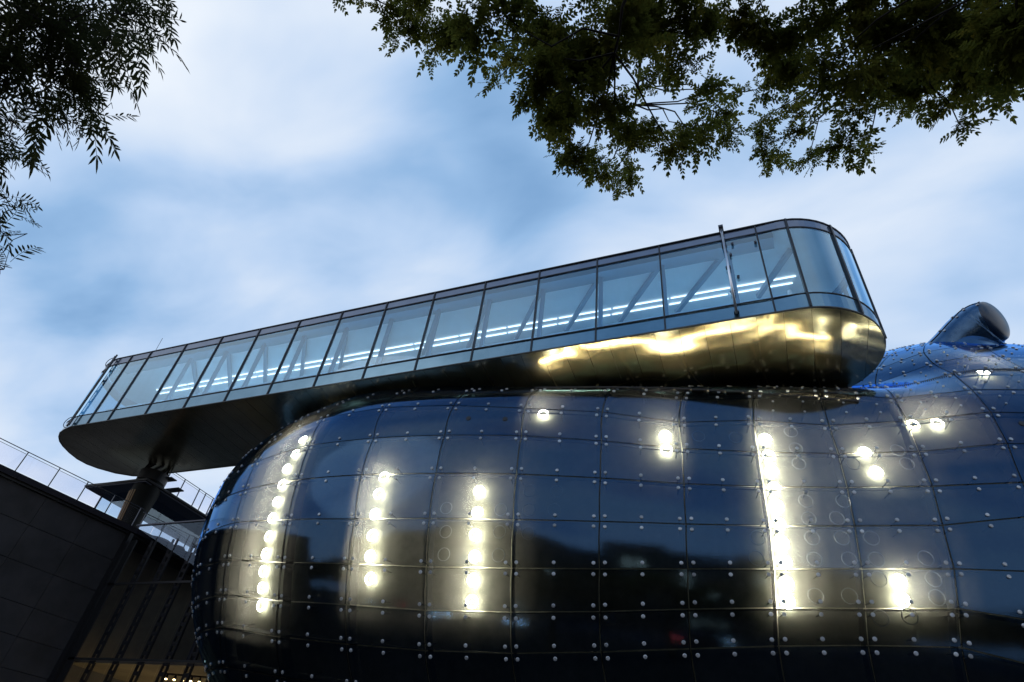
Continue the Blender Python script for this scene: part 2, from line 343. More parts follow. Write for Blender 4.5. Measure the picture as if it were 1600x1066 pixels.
body = thing('museum_building', 'dark blue bulging museum body clad in bolted acrylic panels under the glass gallery', 'museum building', (shell(-0.7, 0).x, 24, 0))
GRID = [[[-1.8882,0.9487],[-1.8865,0.8287],[-1.8846,0.7087],[-1.8826,0.5887],[-1.8803,0.4837],[-1.8777,0.3787],[-1.8748,0.2737],[-1.8717,0.1687],[-1.8682,0.0637],[-1.8643,-0.0321],[-1.8633,-0.1107],[-1.8725,-0.19],[-1.8887,-0.257],[-1.9201,-0.3154],[-1.9643,-0.383],[-1.9943,-0.443],[-2.0273,-0.503]],[[-1.742,0.9487],[-1.7404,0.8287],[-1.7385,0.7087],[-1.7364,0.5887],[-1.7341,0.4837],[-1.7316,0.3787],[-1.7287,0.2737],[-1.7256,0.1687],[-1.722,0.0637],[-1.7181,-0.0321],[-1.7172,-0.1107],[-1.7263,-0.19],[-1.7425,-0.257],[-1.774,-0.3154],[-1.8182,-0.383],[-1.8482,-0.443],[-1.8812,-0.503]],[[-1.5988,0.9487],[-1.5971,0.8287],[-1.5952,0.7087],[-1.5932,0.5887],[-1.5909,0.4837],[-1.5883,0.3787],[-1.5855,0.2737],[-1.5823,0.1687],[-1.5788,0.0637],[-1.5749,-0.0321],[-1.5739,-0.1107],[-1.5831,-0.19],[-1.5993,-0.257],[-1.6307,-0.3154],[-1.6749,-0.383],[-1.7049,-0.443],[-1.7379,-0.503]],[[-1.4583,0.9487],[-1.4566,0.8287],[-1.4548,0.7087],[-1.4527,0.5887],[-1.4504,0.4837],[-1.4478,0.3787],[-1.445,0.2737],[-1.4418,0.1687],[-1.4383,0.0637],[-1.4344,-0.0321],[-1.4334,-0.1107],[-1.4426,-0.19],[-1.4588,-0.257],[-1.4903,-0.3154],[-1.5344,-0.383],[-1.5644,-0.443],[-1.5974,-0.503]],[[-1.3206,0.9487],[-1.3189,0.8287],[-1.3171,0.7087],[-1.315,0.5887],[-1.3127,0.4837],[-1.3101,0.3787],[-1.3073,0.2737],[-1.3041,0.1687],[-1.3006,0.0637],[-1.2967,-0.0321],[-1.2957,-0.1107],[-1.3049,-0.19],[-1.3211,-0.257],[-1.3526,-0.3154],[-1.3967,-0.383],[-1.4267,-0.443],[-1.4597,-0.503]],[[-1.1856,0.9487],[-1.1839,0.8287],[-1.1821,0.7087],[-1.18,0.5887],[-1.1777,0.4837],[-1.1751,0.3787],[-1.1723,0.2737],[-1.1691,0.1687],[-1.1656,0.0637],[-1.1617,-0.0321],[-1.1607,-0.1107],[-1.1699,-0.19],[-1.1861,-0.257],[-1.2176,-0.3154],[-1.2617,-0.383],[-1.2917,-0.443],[-1.3247,-0.503]],[[-1.1958,0.9923],[-1.1823,0.8723],[-1.1673,0.7523],[-1.1506,0.6323],[-1.1321,0.5273],[-1.1116,0.4223],[-1.0887,0.3173],[-1.0633,0.2123],[-1.0351,0.0816],[-1.0293,-0.0335],[-1.0298,-0.123],[-1.0375,-0.2083],[-1.0514,-0.2776],[-1.0736,-0.3379],[-1.0959,-0.4029],[-1.1204,-0.4629],[-1.1473,-0.5229]],[[-1.0508,0.9946],[-1.0401,0.8746],[-1.0281,0.7546],[-1.0148,0.6346],[-1.0001,0.5296],[-0.9837,0.4246],[-0.9655,0.3196],[-0.9452,0.2146],[-0.9227,0.076],[-0.9224,-0.037],[-0.9216,-0.1314],[-0.9311,-0.2156],[-0.9436,-0.2855],[-0.9596,-0.3487],[-0.9757,-0.4137],[-0.9933,-0.4737],[-1.0128,-0.5337]],[[-0.8877,0.9702],[-0.8827,0.8502],[-0.8771,0.7302],[-0.8709,0.6102],[-0.864,0.5052],[-0.8564,0.4002],[-0.8479,0.2952],[-0.8384,0.1902],[-0.8279,0.0689],[-0.8279,-0.0424],[-0.8311,-0.1337],[-0.8386,-0.221],[-0.85,-0.2919],[-0.8646,-0.3531],[-0.8792,-0.4181],[-0.8952,-0.4781],[-0.9128,-0.5381]],[[-0.787,0.943],[-0.7833,0.823],[-0.7793,0.703],[-0.7749,0.583],[-0.7699,0.478],[-0.7644,0.373],[-0.7582,0.268],[-0.7514,0.163],[-0.7439,0.0573],[-0.7443,-0.0465],[-0.7476,-0.1355],[-0.7555,-0.2197],[-0.7662,-0.2892],[-0.7789,-0.3493],[-0.7916,-0.4143],[-0.8056,-0.4743],[-0.821,-0.5343]],[[-0.6935,0.9217],[-0.6914,0.8017],[-0.6891,0.6817],[-0.6866,0.5617],[-0.6838,0.4567],[-0.6806,0.3517],[-0.6771,0.2467],[-0.6733,0.1417],[-0.6689,0.0382],[-0.6699,-0.053],[-0.6738,-0.1352],[-0.6813,-0.215],[-0.6912,-0.2809],[-0.7022,-0.3387],[-0.7132,-0.4037],[-0.7253,-0.4637],[-0.7385,-0.5237]],[[-0.6178,0.8849],[-0.6165,0.7649],[-0.6151,0.6449],[-0.6136,0.5249],[-0.6118,0.4199],[-0.6099,0.3149],[-0.6078,0.2099],[-0.6054,0.1049],[-0.6028,0.0173],[-0.6042,-0.0601],[-0.6081,-0.134],[-0.6151,-0.2079],[-0.6237,-0.2688],[-0.6339,-0.325],[-0.6442,-0.39],[-0.6554,-0.45],[-0.6678,-0.51]],[[-0.5534,0.8976],[-0.5527,0.7776],[-0.552,0.6576],[-0.5511,0.5376],[-0.5502,0.4326],[-0.5492,0.3276],[-0.5481,0.2226],[-0.5468,0.1176],[-0.5454,0.0125],[-0.5467,-0.0603],[-0.5491,-0.1302],[-0.5552,-0.1998],[-0.5631,-0.2581],[-0.5728,-0.3119],[-0.5826,-0.3769],[-0.5933,-0.4369],[-0.6051,-0.4969]],[[-0.5205,0.9114],[-0.5175,0.7914],[-0.5142,0.6714],[-0.5106,0.5514],[-0.5066,0.4464],[-0.5021,0.3414],[-0.4971,0.2364],[-0.4916,0.1087],[-0.4896,0.0186],[-0.4902,-0.0537],[-0.4935,-0.1219],[-0.4992,-0.1908],[-0.5071,-0.2495],[-0.5158,-0.301],[-0.5246,-0.366],[-0.5343,-0.426],[-0.5449,-0.486]],[[-0.4825,0.8838],[-0.4774,0.7638],[-0.4717,0.6438],[-0.4654,0.5238],[-0.4584,0.4188],[-0.4506,0.3138],[-0.4419,0.2209],[-0.4361,0.1367],[-0.4349,0.0371],[-0.4347,-0.042],[-0.4383,-0.1111],[-0.4429,-0.1805],[-0.4512,-0.2389],[-0.4606,-0.2926],[-0.4699,-0.3576],[-0.4802,-0.4176],[-0.4915,-0.4776]],[[-0.466,0.9377],[-0.4547,0.8177],[-0.4422,0.6977],[-0.4283,0.5777],[-0.4128,0.4727],[-0.3957,0.3854],[-0.3844,0.28],[-0.3768,0.1865],[-0.3748,0.0797],[-0.377,-0.0235],[-0.3792,-0.0835],[-0.3817,-0.1735],[-0.3844,-0.2535],[-0.3873,-0.3235],[-0.3906,-0.3885],[-0.3942,-0.4485],[-0.3981,-0.5085]],[[-0.41,0.9512],[-0.3987,0.8312],[-0.3862,0.7112],[-0.3723,0.5912],[-0.3568,0.4862],[-0.3397,0.4034],[-0.3284,0.2947],[-0.3208,0.1989],[-0.3188,0.0904],[-0.321,-0.0188],[-0.3232,-0.0765],[-0.3257,-0.1717],[-0.3284,-0.2571],[-0.3313,-0.3312],[-0.3346,-0.3962],[-0.3382,-0.4562],[-0.3421,-0.5162]],[[-0.354,0.9647],[-0.3427,0.8447],[-0.3302,0.7247],[-0.3163,0.6047],[-0.3008,0.4997],[-0.2837,0.4213],[-0.2724,0.3095],[-0.2648,0.2114],[-0.2628,0.101],[-0.265,-0.0142],[-0.2672,-0.0696],[-0.2697,-0.17],[-0.2724,-0.2607],[-0.2753,-0.3389],[-0.2786,-0.4039],[-0.2822,-0.4639],[-0.2861,-0.5239]],[[-0.298,0.9782],[-0.2867,0.8582],[-0.2742,0.7382],[-0.2603,0.6182],[-0.2448,0.5132],[-0.2277,0.4392],[-0.2164,0.3243],[-0.2088,0.2238],[-0.2068,0.1117],[-0.209,-0.0095],[-0.2112,-0.0627],[-0.2137,-0.1682],[-0.2164,-0.2644],[-0.2193,-0.3466],[-0.2226,-0.4116],[-0.2262,-0.4716],[-0.2301,-0.5316]]]
NCOL, NROW = len(GRID), len(GRID[0])
# inner skin (closed dark shell behind the cladding)
ib = MB(); nu, nv = 120, 44
for j in range(nv + 1):
    el = -1.0 + (math.pi / 2 - 0.01 + 1.0) * j / nv
    for i in range(nu): ib.v.append(tuple(shell(2 * math.pi * i / nu, el, -0.60)))
for j in range(nv):
    for i in range(nu):
        a = j * nu + i; b2 = j * nu + (i + 1) % nu; ib.f.append((a, b2, b2 + nu, a + nu))
ib.f.append(tuple(nv * nu + i for i in range(nu)))
ib.f.append(tuple(range(nu))[::-1])
ib.build('inner_skin', M_skin, body, smooth=True)
def lerp2(q, s, t):
    a = [q[0][k] * (1 - s) + q[1][k] * s for k in (0, 1)]; b = [q[3][k] * (1 - s) + q[2][k] * s for k in (0, 1)]
    return a[0] * (1 - t) + b[0] * t, a[1] * (1 - t) + b[1] * t
bolts, rods, teeth = MB(), MB(), MB()
def add_bolt(az, el, r=0.052, rod=True):
    p, n = shell(az, el, 0.006), shell_n(az, el)
    x = n.orthogonal().normalized(); y = n.cross(x); k = 10
    o = len(bolts.v)
    for rr, h in ((r, 0.0), (r, 0.016), (r * 0.72, 0.026)):
        for i in range(k):
            a = 2 * math.pi * i / k; bolts.v.append(tuple(p + x * (rr * math.cos(a)) + y * (rr * math.sin(a)) + n * h))
    for q in range(2):
        for i in range(k): bolts.f.append((o + q * k + i, o + q * k + (i + 1) % k, o + (q + 1) * k + (i + 1) % k, o + (q + 1) * k + i))
    bolts.f.append(tuple(o + 2 * k + i for i in range(k)))
    if rod: rods.tube([p - n * 0.03, p - n * 0.42], 0.016, 5)
seamgap = 0.018
M_rim = bsdf_mat('panel_edge_seal', (0.006, 0.006, 0.007), 0.8, spec=0.1)
for ci in range(NCOL - 1):
    for ri in range(NROW - 1):
        q = [GRID[ci][ri + 1], GRID[ci + 1][ri + 1], GRID[ci + 1][ri], GRID[ci][ri]]      # lower-left, lower-right, upper-right, upper-left
        P = [shell(*c_) for c_ in q]
        wdt = max(0.3, ((P[1] - P[0]).length + (P[2] - P[3]).length) / 2); hgt = max(0.3, ((P[3] - P[0]).length + (P[2] - P[1]).length) / 2)
        gs, gt = seamgap / wdt, seamgap / hgt
        nU, nV = 6, 4
        tilt = [random.uniform(-0.004, 0.004) for _ in range(4)]
        b_ = MB()
        for layer, dep in ((0, 0.0), (1, -0.03)):
            for j in range(nV + 1):
                for i in range(nU + 1):
                    s = gs + (1 - 2 * gs) * i / nU; t = gt + (1 - 2 * gt) * j / nV
                    o_ = (tilt[0] * (1 - s) + tilt[1] * s) * (1 - t) + (tilt[3] * (1 - s) + tilt[2] * s) * t
                    az, el = lerp2(q, s, t); b_.v.append(tuple(shell(az, el, dep + o_)))
        W = nU + 1; off = W * (nV + 1)
        for j in range(nV):
            for i in range(nU):
                a = j * W + i; b_.f.append((a, a + 1, a + W + 1, a + W))
        edge = [i for i in range(W)] + [j * W + nU for j in range(1, nV + 1)] + [nV * W + i for i in range(nU - 1, -1, -1)] + [j * W for j in range(nV - 1, 0, -1)]
        e0 = len(b_.v); ne = len(edge)
        b_.v += [b_.v[i] for i in edge]                       # turned-in rim with its own corners, so the sheet shades flat and true
        inner = [b_.v[i + off] for i in edge]; b_.v = b_.v[:off] + b_.v[e0:e0 + ne] + inner
        for i in range(ne):
            a, c_ = off + i, off + (i + 1) % ne; b_.f.append((c_, a, a + ne, c_ + ne))
        # one sheet with turned-in edges: the back face is left open so that light passes one tinted layer
        po = b_.build('facade_panel', M_panel, body, smooth=True)
        po.data.materials.append(M_rim)
        po.data.polygons.foreach_set('material_index', [0] * (nU * nV) + [1] * ne)
        # bolts near corners and at the middle of the two level seams
        if ci >= 1:
            iu, iv = 0.155 / wdt, 0.150 / hgt
            roofrow = ri < 7 and ci >= 12
            for s, t in ((iu, iv), (1 - iu, iv), (iu, 1 - iv), (1 - iu, 1 - iv), (0.5, iv), (0.5, 1 - iv)):
                add_bolt(*lerp2(q, s, t), rod=True)
            if roofrow:
                for s, t in ((0.28, 0.36), (0.72, 0.36), (0.28, 0.68), (0.72, 0.68)): add_bolt(*lerp2(q, s, t), r=0.036)
# fins that divide the lit cavity behind the joints
M_fin = bsdf_mat('cavity_fin', (0.02, 0.02, 0.018), 0.8)
def cavity_fin(line, deep):
    m = MB()
    for i in range(len(line) - 1):
        for j in range(4):
            az0, el0 = [line[i][k] + (line[i + 1][k] - line[i][k]) * j / 4 for k in (0, 1)]
            if not m.v: m.v += [tuple(shell(az0, el0, -0.17)), tuple(shell(az0, el0, deep))]
            az1, el1 = [line[i][k] + (line[i + 1][k] - line[i][k]) * (j + 1) / 4 for k in (0, 1)]
            o = len(m.v); m.v += [tuple(shell(az1, el1, -0.17)), tuple(shell(az1, el1, deep))]; m.f.append((o - 2, o - 1, o + 1, o))
    m.build('cavity_fin', M_fin, body)
for ci in range(NCOL): cavity_fin(GRID[ci], -0.535)
for ri in range(NROW): cavity_fin([GRID[ci][ri] for ci in range(NCOL)], -0.24 if ri < 12 else -0.52)
# toothed expansion seam on the roof
for ci in range(12, NCOL - 1):
    for i in range(34):
        t = i / 34; a0, a1 = GRID[ci][5], GRID[ci + 1][5]
        az, el = a0[0] * (1 - t) + a1[0] * t, a0[1] * (1 - t) + a1[1] * t
        p, n = shell(az, el, 0.012), shell_n(az, el); q_ = shell(az, el - 0.02, 0.012)
        d = (q_ - p).normalized(); teeth.box(p + d * 0.05, (0.16, 0.025, 0.03), (d, d.cross(n), n))
bolts.build('panel_bolts', M_bolt, body, kind='stuff')
rods.build('standoff_rods', M_rod, body, kind='stuff')
teeth.build('seam_teeth', M_black, body, kind='stuff')
# ring lamps behind the panels
def torus_mesh(name, R, r, mat, nr=28, nt_=8):
    m = MB()
    for i in range(nr):
        a = 2 * math.pi * i / nr
        for k in range(nt_):
            b = 2 * math.pi * k / nt_; rr = R + r * math.cos(b)
            m.v.append((rr * math.cos(a), rr * math.sin(a), r * math.sin(b)))
    for i in range(nr):
        for k in range(nt_):
            m.f.append((i * nt_ + k, ((i + 1) % nr) * nt_ + k, ((i + 1) % nr) * nt_ + (k + 1) % nt_, i * nt_ + (k + 1) % nt_))
    return m.mesh(name, mat, True)
ring_lit = torus_mesh('ring_lamp', 0.155, 0.024, M_lit); ring_off = torus_mesh('ring_lamp', 0.185, 0.016, M_unlit)
LIT = [[-0.5365,0.09],[-0.5354,0.0318],[-0.5352,-0.0101],[-0.5362,-0.0456],[-0.5374,-0.0792],[-0.5392,-0.1135],[-0.5408,-0.1461],[-0.5431,-0.1792],[-0.5471,-0.214],[-0.551,-0.2426],[-0.4657,0.0573],[-0.4617,-0.0025],[-0.4267,0.167],[-0.4091,0.1767],[-0.3679,0.4657],[-0.4731,-0.1976],[-0.4763,-0.2259],[-0.6161,0.0929],[-0.6146,0.0409],[-0.7376,0.183],[-0.7846,-0.0672],[-0.7857,-0.1119],[-0.7891,-0.1551],[-0.792,-0.1958],[-0.7979,-0.2366],[-0.8045,-0.2735],[-0.9013,-0.0291],[-0.9042,-0.0674],[-0.9055,-0.1118],[-0.908,-0.1559],[-0.9121,-0.1964],[-0.9153,-0.2382],[-1.1141,0.1811],[-1.0966,0.1047],[-1.096,0.0396],[-1.0905,-0.0171],[-1.0895,-0.061],[-1.0911,-0.1006],[-1.0923,-0.1424],[-1.0975,-0.1803],[-1.1033,-0.2166],[-1.1108,-0.2501],[-1.1206,-0.2846]]
UNLIT = [[-0.8157,-0.1565],[-0.8198,-0.1976],[-0.7621,-0.1556],[-0.766,-0.1969],[-0.736,-0.1569],[-0.732,-0.0765],[-0.7079,-0.0772],[-0.7336,-0.1137],[-0.7596,-0.1142],[-0.8148,-0.1116],[-0.711,-0.1129],[-0.5194,-0.0791],[-0.5208,-0.1109],[-0.5227,-0.1434],[-0.5259,-0.1786],[-0.5176,-0.0067],[-0.5174,0.0368],[-0.5341,-0.2352],[-0.4993,-0.2604],[-0.4802,-0.0015],[-0.4943,-0.0754],[-0.5594,-0.1487],[-0.5645,-0.1823],[-0.4865,-0.172],[-0.4899,-0.2025],[-0.5126,-0.2316],[-0.4439,0.0063],[-0.5021,-0.107],[-0.5032,-0.1404],[-0.4564,-0.1963],[-0.4592,-0.2236],[-0.4809,-0.2544],[-0.4844,-0.1373],[-0.4472,0.0457],[-0.5034,-0.1749],[-0.4555,-0.1644],[-0.5192,0.0906],[-0.5893,0.0663],[-0.5608,0.0652]]
VENT = [[-0.8086,0.1297],[-0.7668,0.121],[-0.359,0.1505]]
for k_, (az, el) in enumerate(LIT):
    placed('ring_lamp', ring_lit, body, shell(az, el, -0.45 if 20 <= k_ < 32 else -0.49), shell_n(az, el).to_track_quat('Z', 'Y'), 'lit ring lamp glowing behind the panels')
for az, el in UNLIT:
    placed('ring_lamp', ring_off, body, shell(az, el, -0.12), shell_n(az, el).to_track_quat('Z', 'Y'), 'unlit pale ring lamp behind the panels')
vm = MB(); k = 16
vm.v = [(0.085 * math.cos(2 * math.pi * i / k), 0.085 * math.sin(2 * math.pi * i / k), h) for h in (0, 0.012) for i in range(k)]
vm.f = [tuple(k + i for i in range(k))] + [(i, (i + 1) % k, k + (i + 1) % k, k + i) for i in range(k)]
vent_me = vm.mesh('vent_cap', M_black)
for az, el in VENT: placed('vent_cap', vent_me, body, shell(az, el, 0.005), shell_n(az, el).to_track_quat('Z', 'Y'))
# added light trough on the body; its upward warm strip gilds the soffit
M_added_strip = glow_mat('added_trough_glow', (1.0, 0.84, 0.50), 68.0)
a0_, a1_, ns_ = -0.765, -0.468, 20
for k in range(ns_):
    aa, ab = a0_ + (a1_ - a0_) * k / ns_, a0_ + (a1_ - a0_) * (k + 0.97) / ns_
    e0_ = 0.195 + 0.08 * (a1_ - aa) / (a1_ - a0_)
    p, q_ = shell(aa, e0_, 0.02), shell(ab, e0_, 0.02); n_ = shell_n(aa, e0_)
    d = (q_ - p).normalized(); f_ = d.cross(Vector((0, 0, 1))).normalized()
    if f_.y > 0: f_ = -f_
    tb = MB(); pc = (p + q_) / 2; ax3 = (d, f_, Vector((0, 0, 1))); ll_ = (q_ - p).length + 0.012
    tb.box(pc + f_ * 0.035 + Vector((0, 0, .028)), (ll_, 0.015, 0.056), ax3); tb.box(pc - f_ * 0.095 + Vector((0, 0, .07)), (ll_, 0.015, 0.14), ax3); tb.box(pc - f_ * 0.03 + Vector((0, 0, .008)), (ll_, 0.113, 0.012), ax3)
    tr = tb.build('added_light_trough', M_black, body)
    c0 = (p + q_) / 2 - f_ * 0.03 + Vector((0, 0, .02)); m = MB(); h_ = d * ((q_ - p).length / 2); g_ = f_ * 0.052
    m.v = [tuple(c0 - h_ - g_), tuple(c0 + h_ - g_), tuple(c0 + h_ + g_), tuple(c0 - h_ + g_)]; m.f = [(0, 1, 2, 3)]
    m.build('added_light_strip', M_added_strip, tr)
# skylight nozzle on the roof crest
ax_pts = [Vector((6.5, 22.95, up(16.1))), Vector((7.35, 22.85, up(16.58))), Vector((8.10, 22.72, up(17.05))), Vector((8.68, 22.58, up(17.45))), Vector((9.10, 22.45, up(17.72))), Vector((9.40, 22.26, up(17.84))), Vector((9.60, 22.10, up(17.83)))]
ax_r = [0.70, 0.80, 0.88, 0.95, 0.97, 0.93, 0.84]
def spline(pts, rs, m):
    out, ro = [], []
    for i in range(len(pts) - 1):
        p0, p1, p2, p3 = pts[max(i - 1, 0)], pts[i], pts[i + 1], pts[min(i + 2, len(pts) - 1)]
        r0, r1, r2, r3 = rs[max(i - 1, 0)], rs[i], rs[i + 1], rs[min(i + 2, len(pts) - 1)]
        for j in range(m):
            t = j / m; f = lambda a, b, c, d: 0.5 * ((2 * b) + (c - a) * t + (2 * a - 5 * b + 4 * c - d) * t * t + (3 * b - a - 3 * c + d) * t ** 3)
            out.append(f(p0, p1, p2, p3)); ro.append(f(r0, r1, r2, r3))
    return out + [pts[-1]], ro + [rs[-1]]
M_nozzle = sheet_glass('nozzle_acrylic', (0.05, 0.08, 0.12), ior=1.6, boost=3.2, base=0.05, gloss_tint=(0.36, 0.62, 1.0), rough=0.2, dirt=((0.02, 0.055, 0.13), 0.8, 1.5))
pts_, rs_ = spline(ax_pts, ax_r, 6)
MB().tube([Vector((8.6, 22.6, up(15.6))), Vector((8.55, 22.6, up(16.6))), Vector((8.55, 22.58, up(17.0))), Vector((8.6, 22.5, up(17.5)))], [1.25, 1.0, 0.85, 0.6], 40, caps=False).build('nozzle_base', M_nozzle, body, smooth=True)
noz = MB().tube(pts_, rs_, 40, caps=False).build('skylight_nozzle', M_nozzle, body, smooth=True)
nd = (pts_[-1] - pts_[-2]).normalized()
ts = [math.pi / 2 * i / 8 for i in range(9)]
MB().tube([pts_[-1] + nd * (0.30 * math.sin(t)) for t in ts], [0.84 * max(0.01, math.cos(t)) for t in ts], 40, caps=False).build('nozzle_mouth', bsdf_mat('nozzle_glass', (0.010, 0.024, 0.055), 0.28, spec=0.45), noz, smooth=True)
nb = MB()
def ring_pt(i, a, off=0.0):
    t = (pts_[min(i + 1, len(pts_) - 1)] - pts_[max(i - 1, 0)]).normalized(); x = Vector((0, 0, 1)); x = (x - t * x.dot(t)).normalized(); y = t.cross(x)
    nrm = x * math.cos(a) + y * math.sin(a); return pts_[i] + nrm * (rs_[i] + off), nrm, t
for a in (0.9, -1.2):
    MB().tube([ring_pt(i, a, 0.004)[0] for i in range(6, len(pts_))], 0.022, 5).build('nozzle_seam', M_black, noz)
    for i in range(14, len(pts_), 7):
        for da in (-0.16, 0.16):
            p, n_, t_ = ring_pt(i, a + da, 0.0); nb.tube([p, p + n_ * 0.03], 0.055, 8)
nb.build('nozzle_bolts', M_bolt, noz, kind='stuff')

# ------------------------------------------------------------------ glass viewing gallery lying on the body
ZB, ZS, ZG, ZT = up(13.78), up(14.40), up(17.64), up(18.08)
YF, YR = 15.2, 20.1
br = thing('viewing_gallery', 'long glazed viewing gallery cantilevered across the dark blue body with lit strip lights', 'glass gallery', (-14, 17.6, ZB))
TIP = [(-30.6, 15.2), (-31.2, 15.32), (-31.75, 15.5), (-32.2, 15.78), (-32.6, 16.14), (-32.9, 16.58), (-33.17, 17.18), (-33.33, 17.81), (-33.27, 18.37), (-33.0, 18.86), (-32.39, 19.51), (-31.6, 19.95), (-30.9, 20.1)]
NCX, NCY, NR = 2.15, 17.62, 2.45
NOSE = [(NCX + NR * math.sin(a) * 1.0, NCY - NR * math.cos(a)) for a in [math.pi * i / 28 for i in range(29)]]
PLAN = [(-30.6, YF)] + [(x, y) for x, y in NOSE] + [(-30.9, YR)] + TIP[::-1][1:-1]
# soffit: narrow cross panels, each a gently dished sheet
def plan_y(x):
    """front and rear edge of the plan at x"""
    ys = []
    n = len(PLAN)
    for i in range(n):
        (x0, y0), (x1, y1) = PLAN[i], PLAN[(i + 1) % n]
        if (x0 - x) * (x1 - x) <= 0 and x0 != x1: ys.append(y0 + (y1 - y0) * (x - x0) / (x1 - x0))
    return (min(ys), max(ys)) if ys else None
def sag(x, y):
    """slow undulation of the thin sheet metal (metres)"""
    v = (y - YF) / (YR - YF)
    w = 0.5 + 0.5 * math.cos(2 * math.pi * (x - 2.7) / 4.6)
    w2 = 0.5 + 0.5 * math.cos(2 * math.pi * (x - 0.9) / 2.37 + 1.2)
    fade = max(0.08, min(1.0, (x + 11.5) / 4.0))        # the right half is thin and buckled, the left half taut
    return fade * (-0.26 * math.sin(math.pi * min(1, v * 1.1)) * (0.05 + 0.95 * w) - 0.09 * w2 * math.sin(math.pi * v) + 0.013 * math.sin(2 * math.pi * (v * 6.0 + 1.1 * w + 0.5 * math.sin(x * 0.9))))
xs = [-33.30 + 0.795 * i for i in range(48)]
xs = [x for x in xs if x < 4.5] + [4.597]
for i in range(len(xs) - 1):
    x0, x1 = xs[i] + 0.006, xs[i + 1] - 0.006
    b_ = MB(); nU, nV = 6, 22
    for a in range(nU + 1):
        x = x0 + (x1 - x0) * a / nU
        py = plan_y(x) or (17.6, 17.7)
        for c_ in range(nV + 1):
            y = py[0] + (py[1] - py[0]) * c_ / nV
            b_.v.append((x, y, ZB + sag(x, y)))
    for a in range(nU):
        for c_ in range(nV):
            o = a * (nV + 1) + c_; b_.f.append((o, o + 1, o + nV + 2, o + nV + 1))
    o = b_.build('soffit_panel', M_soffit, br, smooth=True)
MB().prism([(NCX + (x - NCX) * 0.995, NCY + (y - NCY) * 0.985) for x, y in PLAN], ZB + 0.12, ZB + 0.16).build('soffit_deck', M_black, br)
MB().tube([(x, y, ZB + 0.0) for x, y in PLAN + PLAN[:1]], 0.035, 6, caps=False).build('soffit_trim', M_edge, br)
# front edge line of bays
BAYX = [-30.6, -29.45, -28.05] + [-1.92 - 2.37 * k for k in range(10, -1, -1)] + [0.35, 1.46]
nose_a = [0.0, 0.55, 1.05, 1.57, 2.1, 2.6, math.pi]
def vsheet(path, z0, z1, th=0.0):
    m = MB(); n = len(path)
    m.v = [(x, y, z0) for x, y in path] + [(x, y, z1) for x, y in path]
    m.f = [(i, i + 1, n + i + 1, n + i) for i in range(n - 1)]
    return m
def slab(path, z0, z1, th):
    """upright strip with thickness along the inward side"""
    m = MB(); n = len(path); inn = []
    for i, (x, y) in enumerate(path):
        a, b = path[max(i - 1, 0)], path[min(i + 1, n - 1)]; dx, dy = b[0] - a[0], b[1] - a[1]; l = math.hypot(dx, dy)
        inn.append((x - dy / l * th, y + dx / l * th))
    m.v = [(*p, z0) for p in path] + [(*p, z1) for p in path] + [(*p, z0) for p in inn] + [(*p, z1) for p in inn]
    for i in range(n - 1):
        m.f += [(i, i + 1, n + i + 1, n + i), (2 * n + i + 1, 2 * n + i, 3 * n + i, 3 * n + i + 1), (n + i, n + i + 1, 3 * n + i + 1, 3 * n + i), (i + 1, i, 2 * n + i, 2 * n + i + 1)]
    m.f += [(0, n, 3 * n, 2 * n), (n - 1, 3 * n - 1, 4 * n - 1, 2 * n - 1)]
    return m
runs = []
for i in range(len(BAYX) - 1): runs.append([(BAYX[i] + 0.012, YF), (BAYX[i + 1] - 0.012, YF)])
runs.append([(1.472, YF), (2.14, YF - 0.03)] + [])
arcs = []
def arc(a0, a1, m=8): return [(NCX + NR * math.sin(a0 + (a1 - a0) * j / m), NCY - NR * math.cos(a0 + (a1 - a0) * j / m)) for j in range(m + 1)]
runs[-1] = [(1.472, YF - 0.005)] + arc(0.0, 0.12, 2)
AR = [0.13, 0.78, 1.40, 2.05, 2.65, 3.14]
for i in range(len(AR) - 1): runs.append(arc(AR[i] + 0.006, AR[i + 1] - 0.006))
back = [(-30.6 + 3.28 * i, YR) for i in range(11)]
for i in range(10): runs.append([(back[i + 1][0] - 0.012, YR), (back[i][0] + 0.012, YR)])
runs.append([(p[0], p[1]) for p in TIP[::-1]])
for r_ in runs:
    vsheet(r_, ZS + 0.03, ZG - 0.03).build('glass_pane', M_pane, br, smooth=len(r_) > 3)
    slab(r_, ZB + 0.035, ZS - 0.015, 0.10).build('sill_panel', M_sill, br)
    slab(r_, ZG + 0.03, ZT - 0.02, 0.10).build('fascia_panel', M_fascia, br)
rim = [(x, y) for x, y in PLAN] + [PLAN[0]]
for nm, z, r in (('sill_rail', ZS, 0.030), ('head_rail', ZG, 0.034), ('roof_edge', ZT, 0.04)):
    MB().tube([(x, y, z) for x, y in rim], r, 6, caps=False).build(nm, M_mull, br)
for x in BAYX[1:-2] + [1.466]:
    MB().box((x, YF + 0.02, (ZB + ZT) / 2), (0.05, 0.14, ZT - ZB - 0.02)).build('mullion', M_mull, br)
for a in AR[:-1]:
    x, y = NCX + NR * math.sin(a), NCY - NR * math.cos(a); t = Vector((math.cos(a), math.sin(a), 0)); n_ = Vector((math.sin(a), -math.cos(a), 0))
    MB().box((x, y, (ZB + ZT) / 2), (0.07, 0.14, ZT - ZB - 0.02), (t, n_, Vector((0, 0, 1)))).build('mullion', M_mull, br)
for x, y in back[:-1]: MB().box((x, YR - 0.02, (ZB + ZT) / 2), (0.05, 0.14, ZT - ZB - 0.02)).build('mullion', M_mull, br)
inset = [(NCX + (x - NCX) * 0.992, NCY + (y - NCY) * 0.95) for x, y in PLAN]
MB().prism(inset, ZG + 0.30, ZG + 0.34).build('gallery_ceiling', M_ceil, br)
MB().prism(inset, ZT - 0.06, ZT).build('roof_deck', M_roof, br)
MB().prism(inset, ZS - 0.30, ZS - 0.2).build('gallery_floor', M_floor, br)
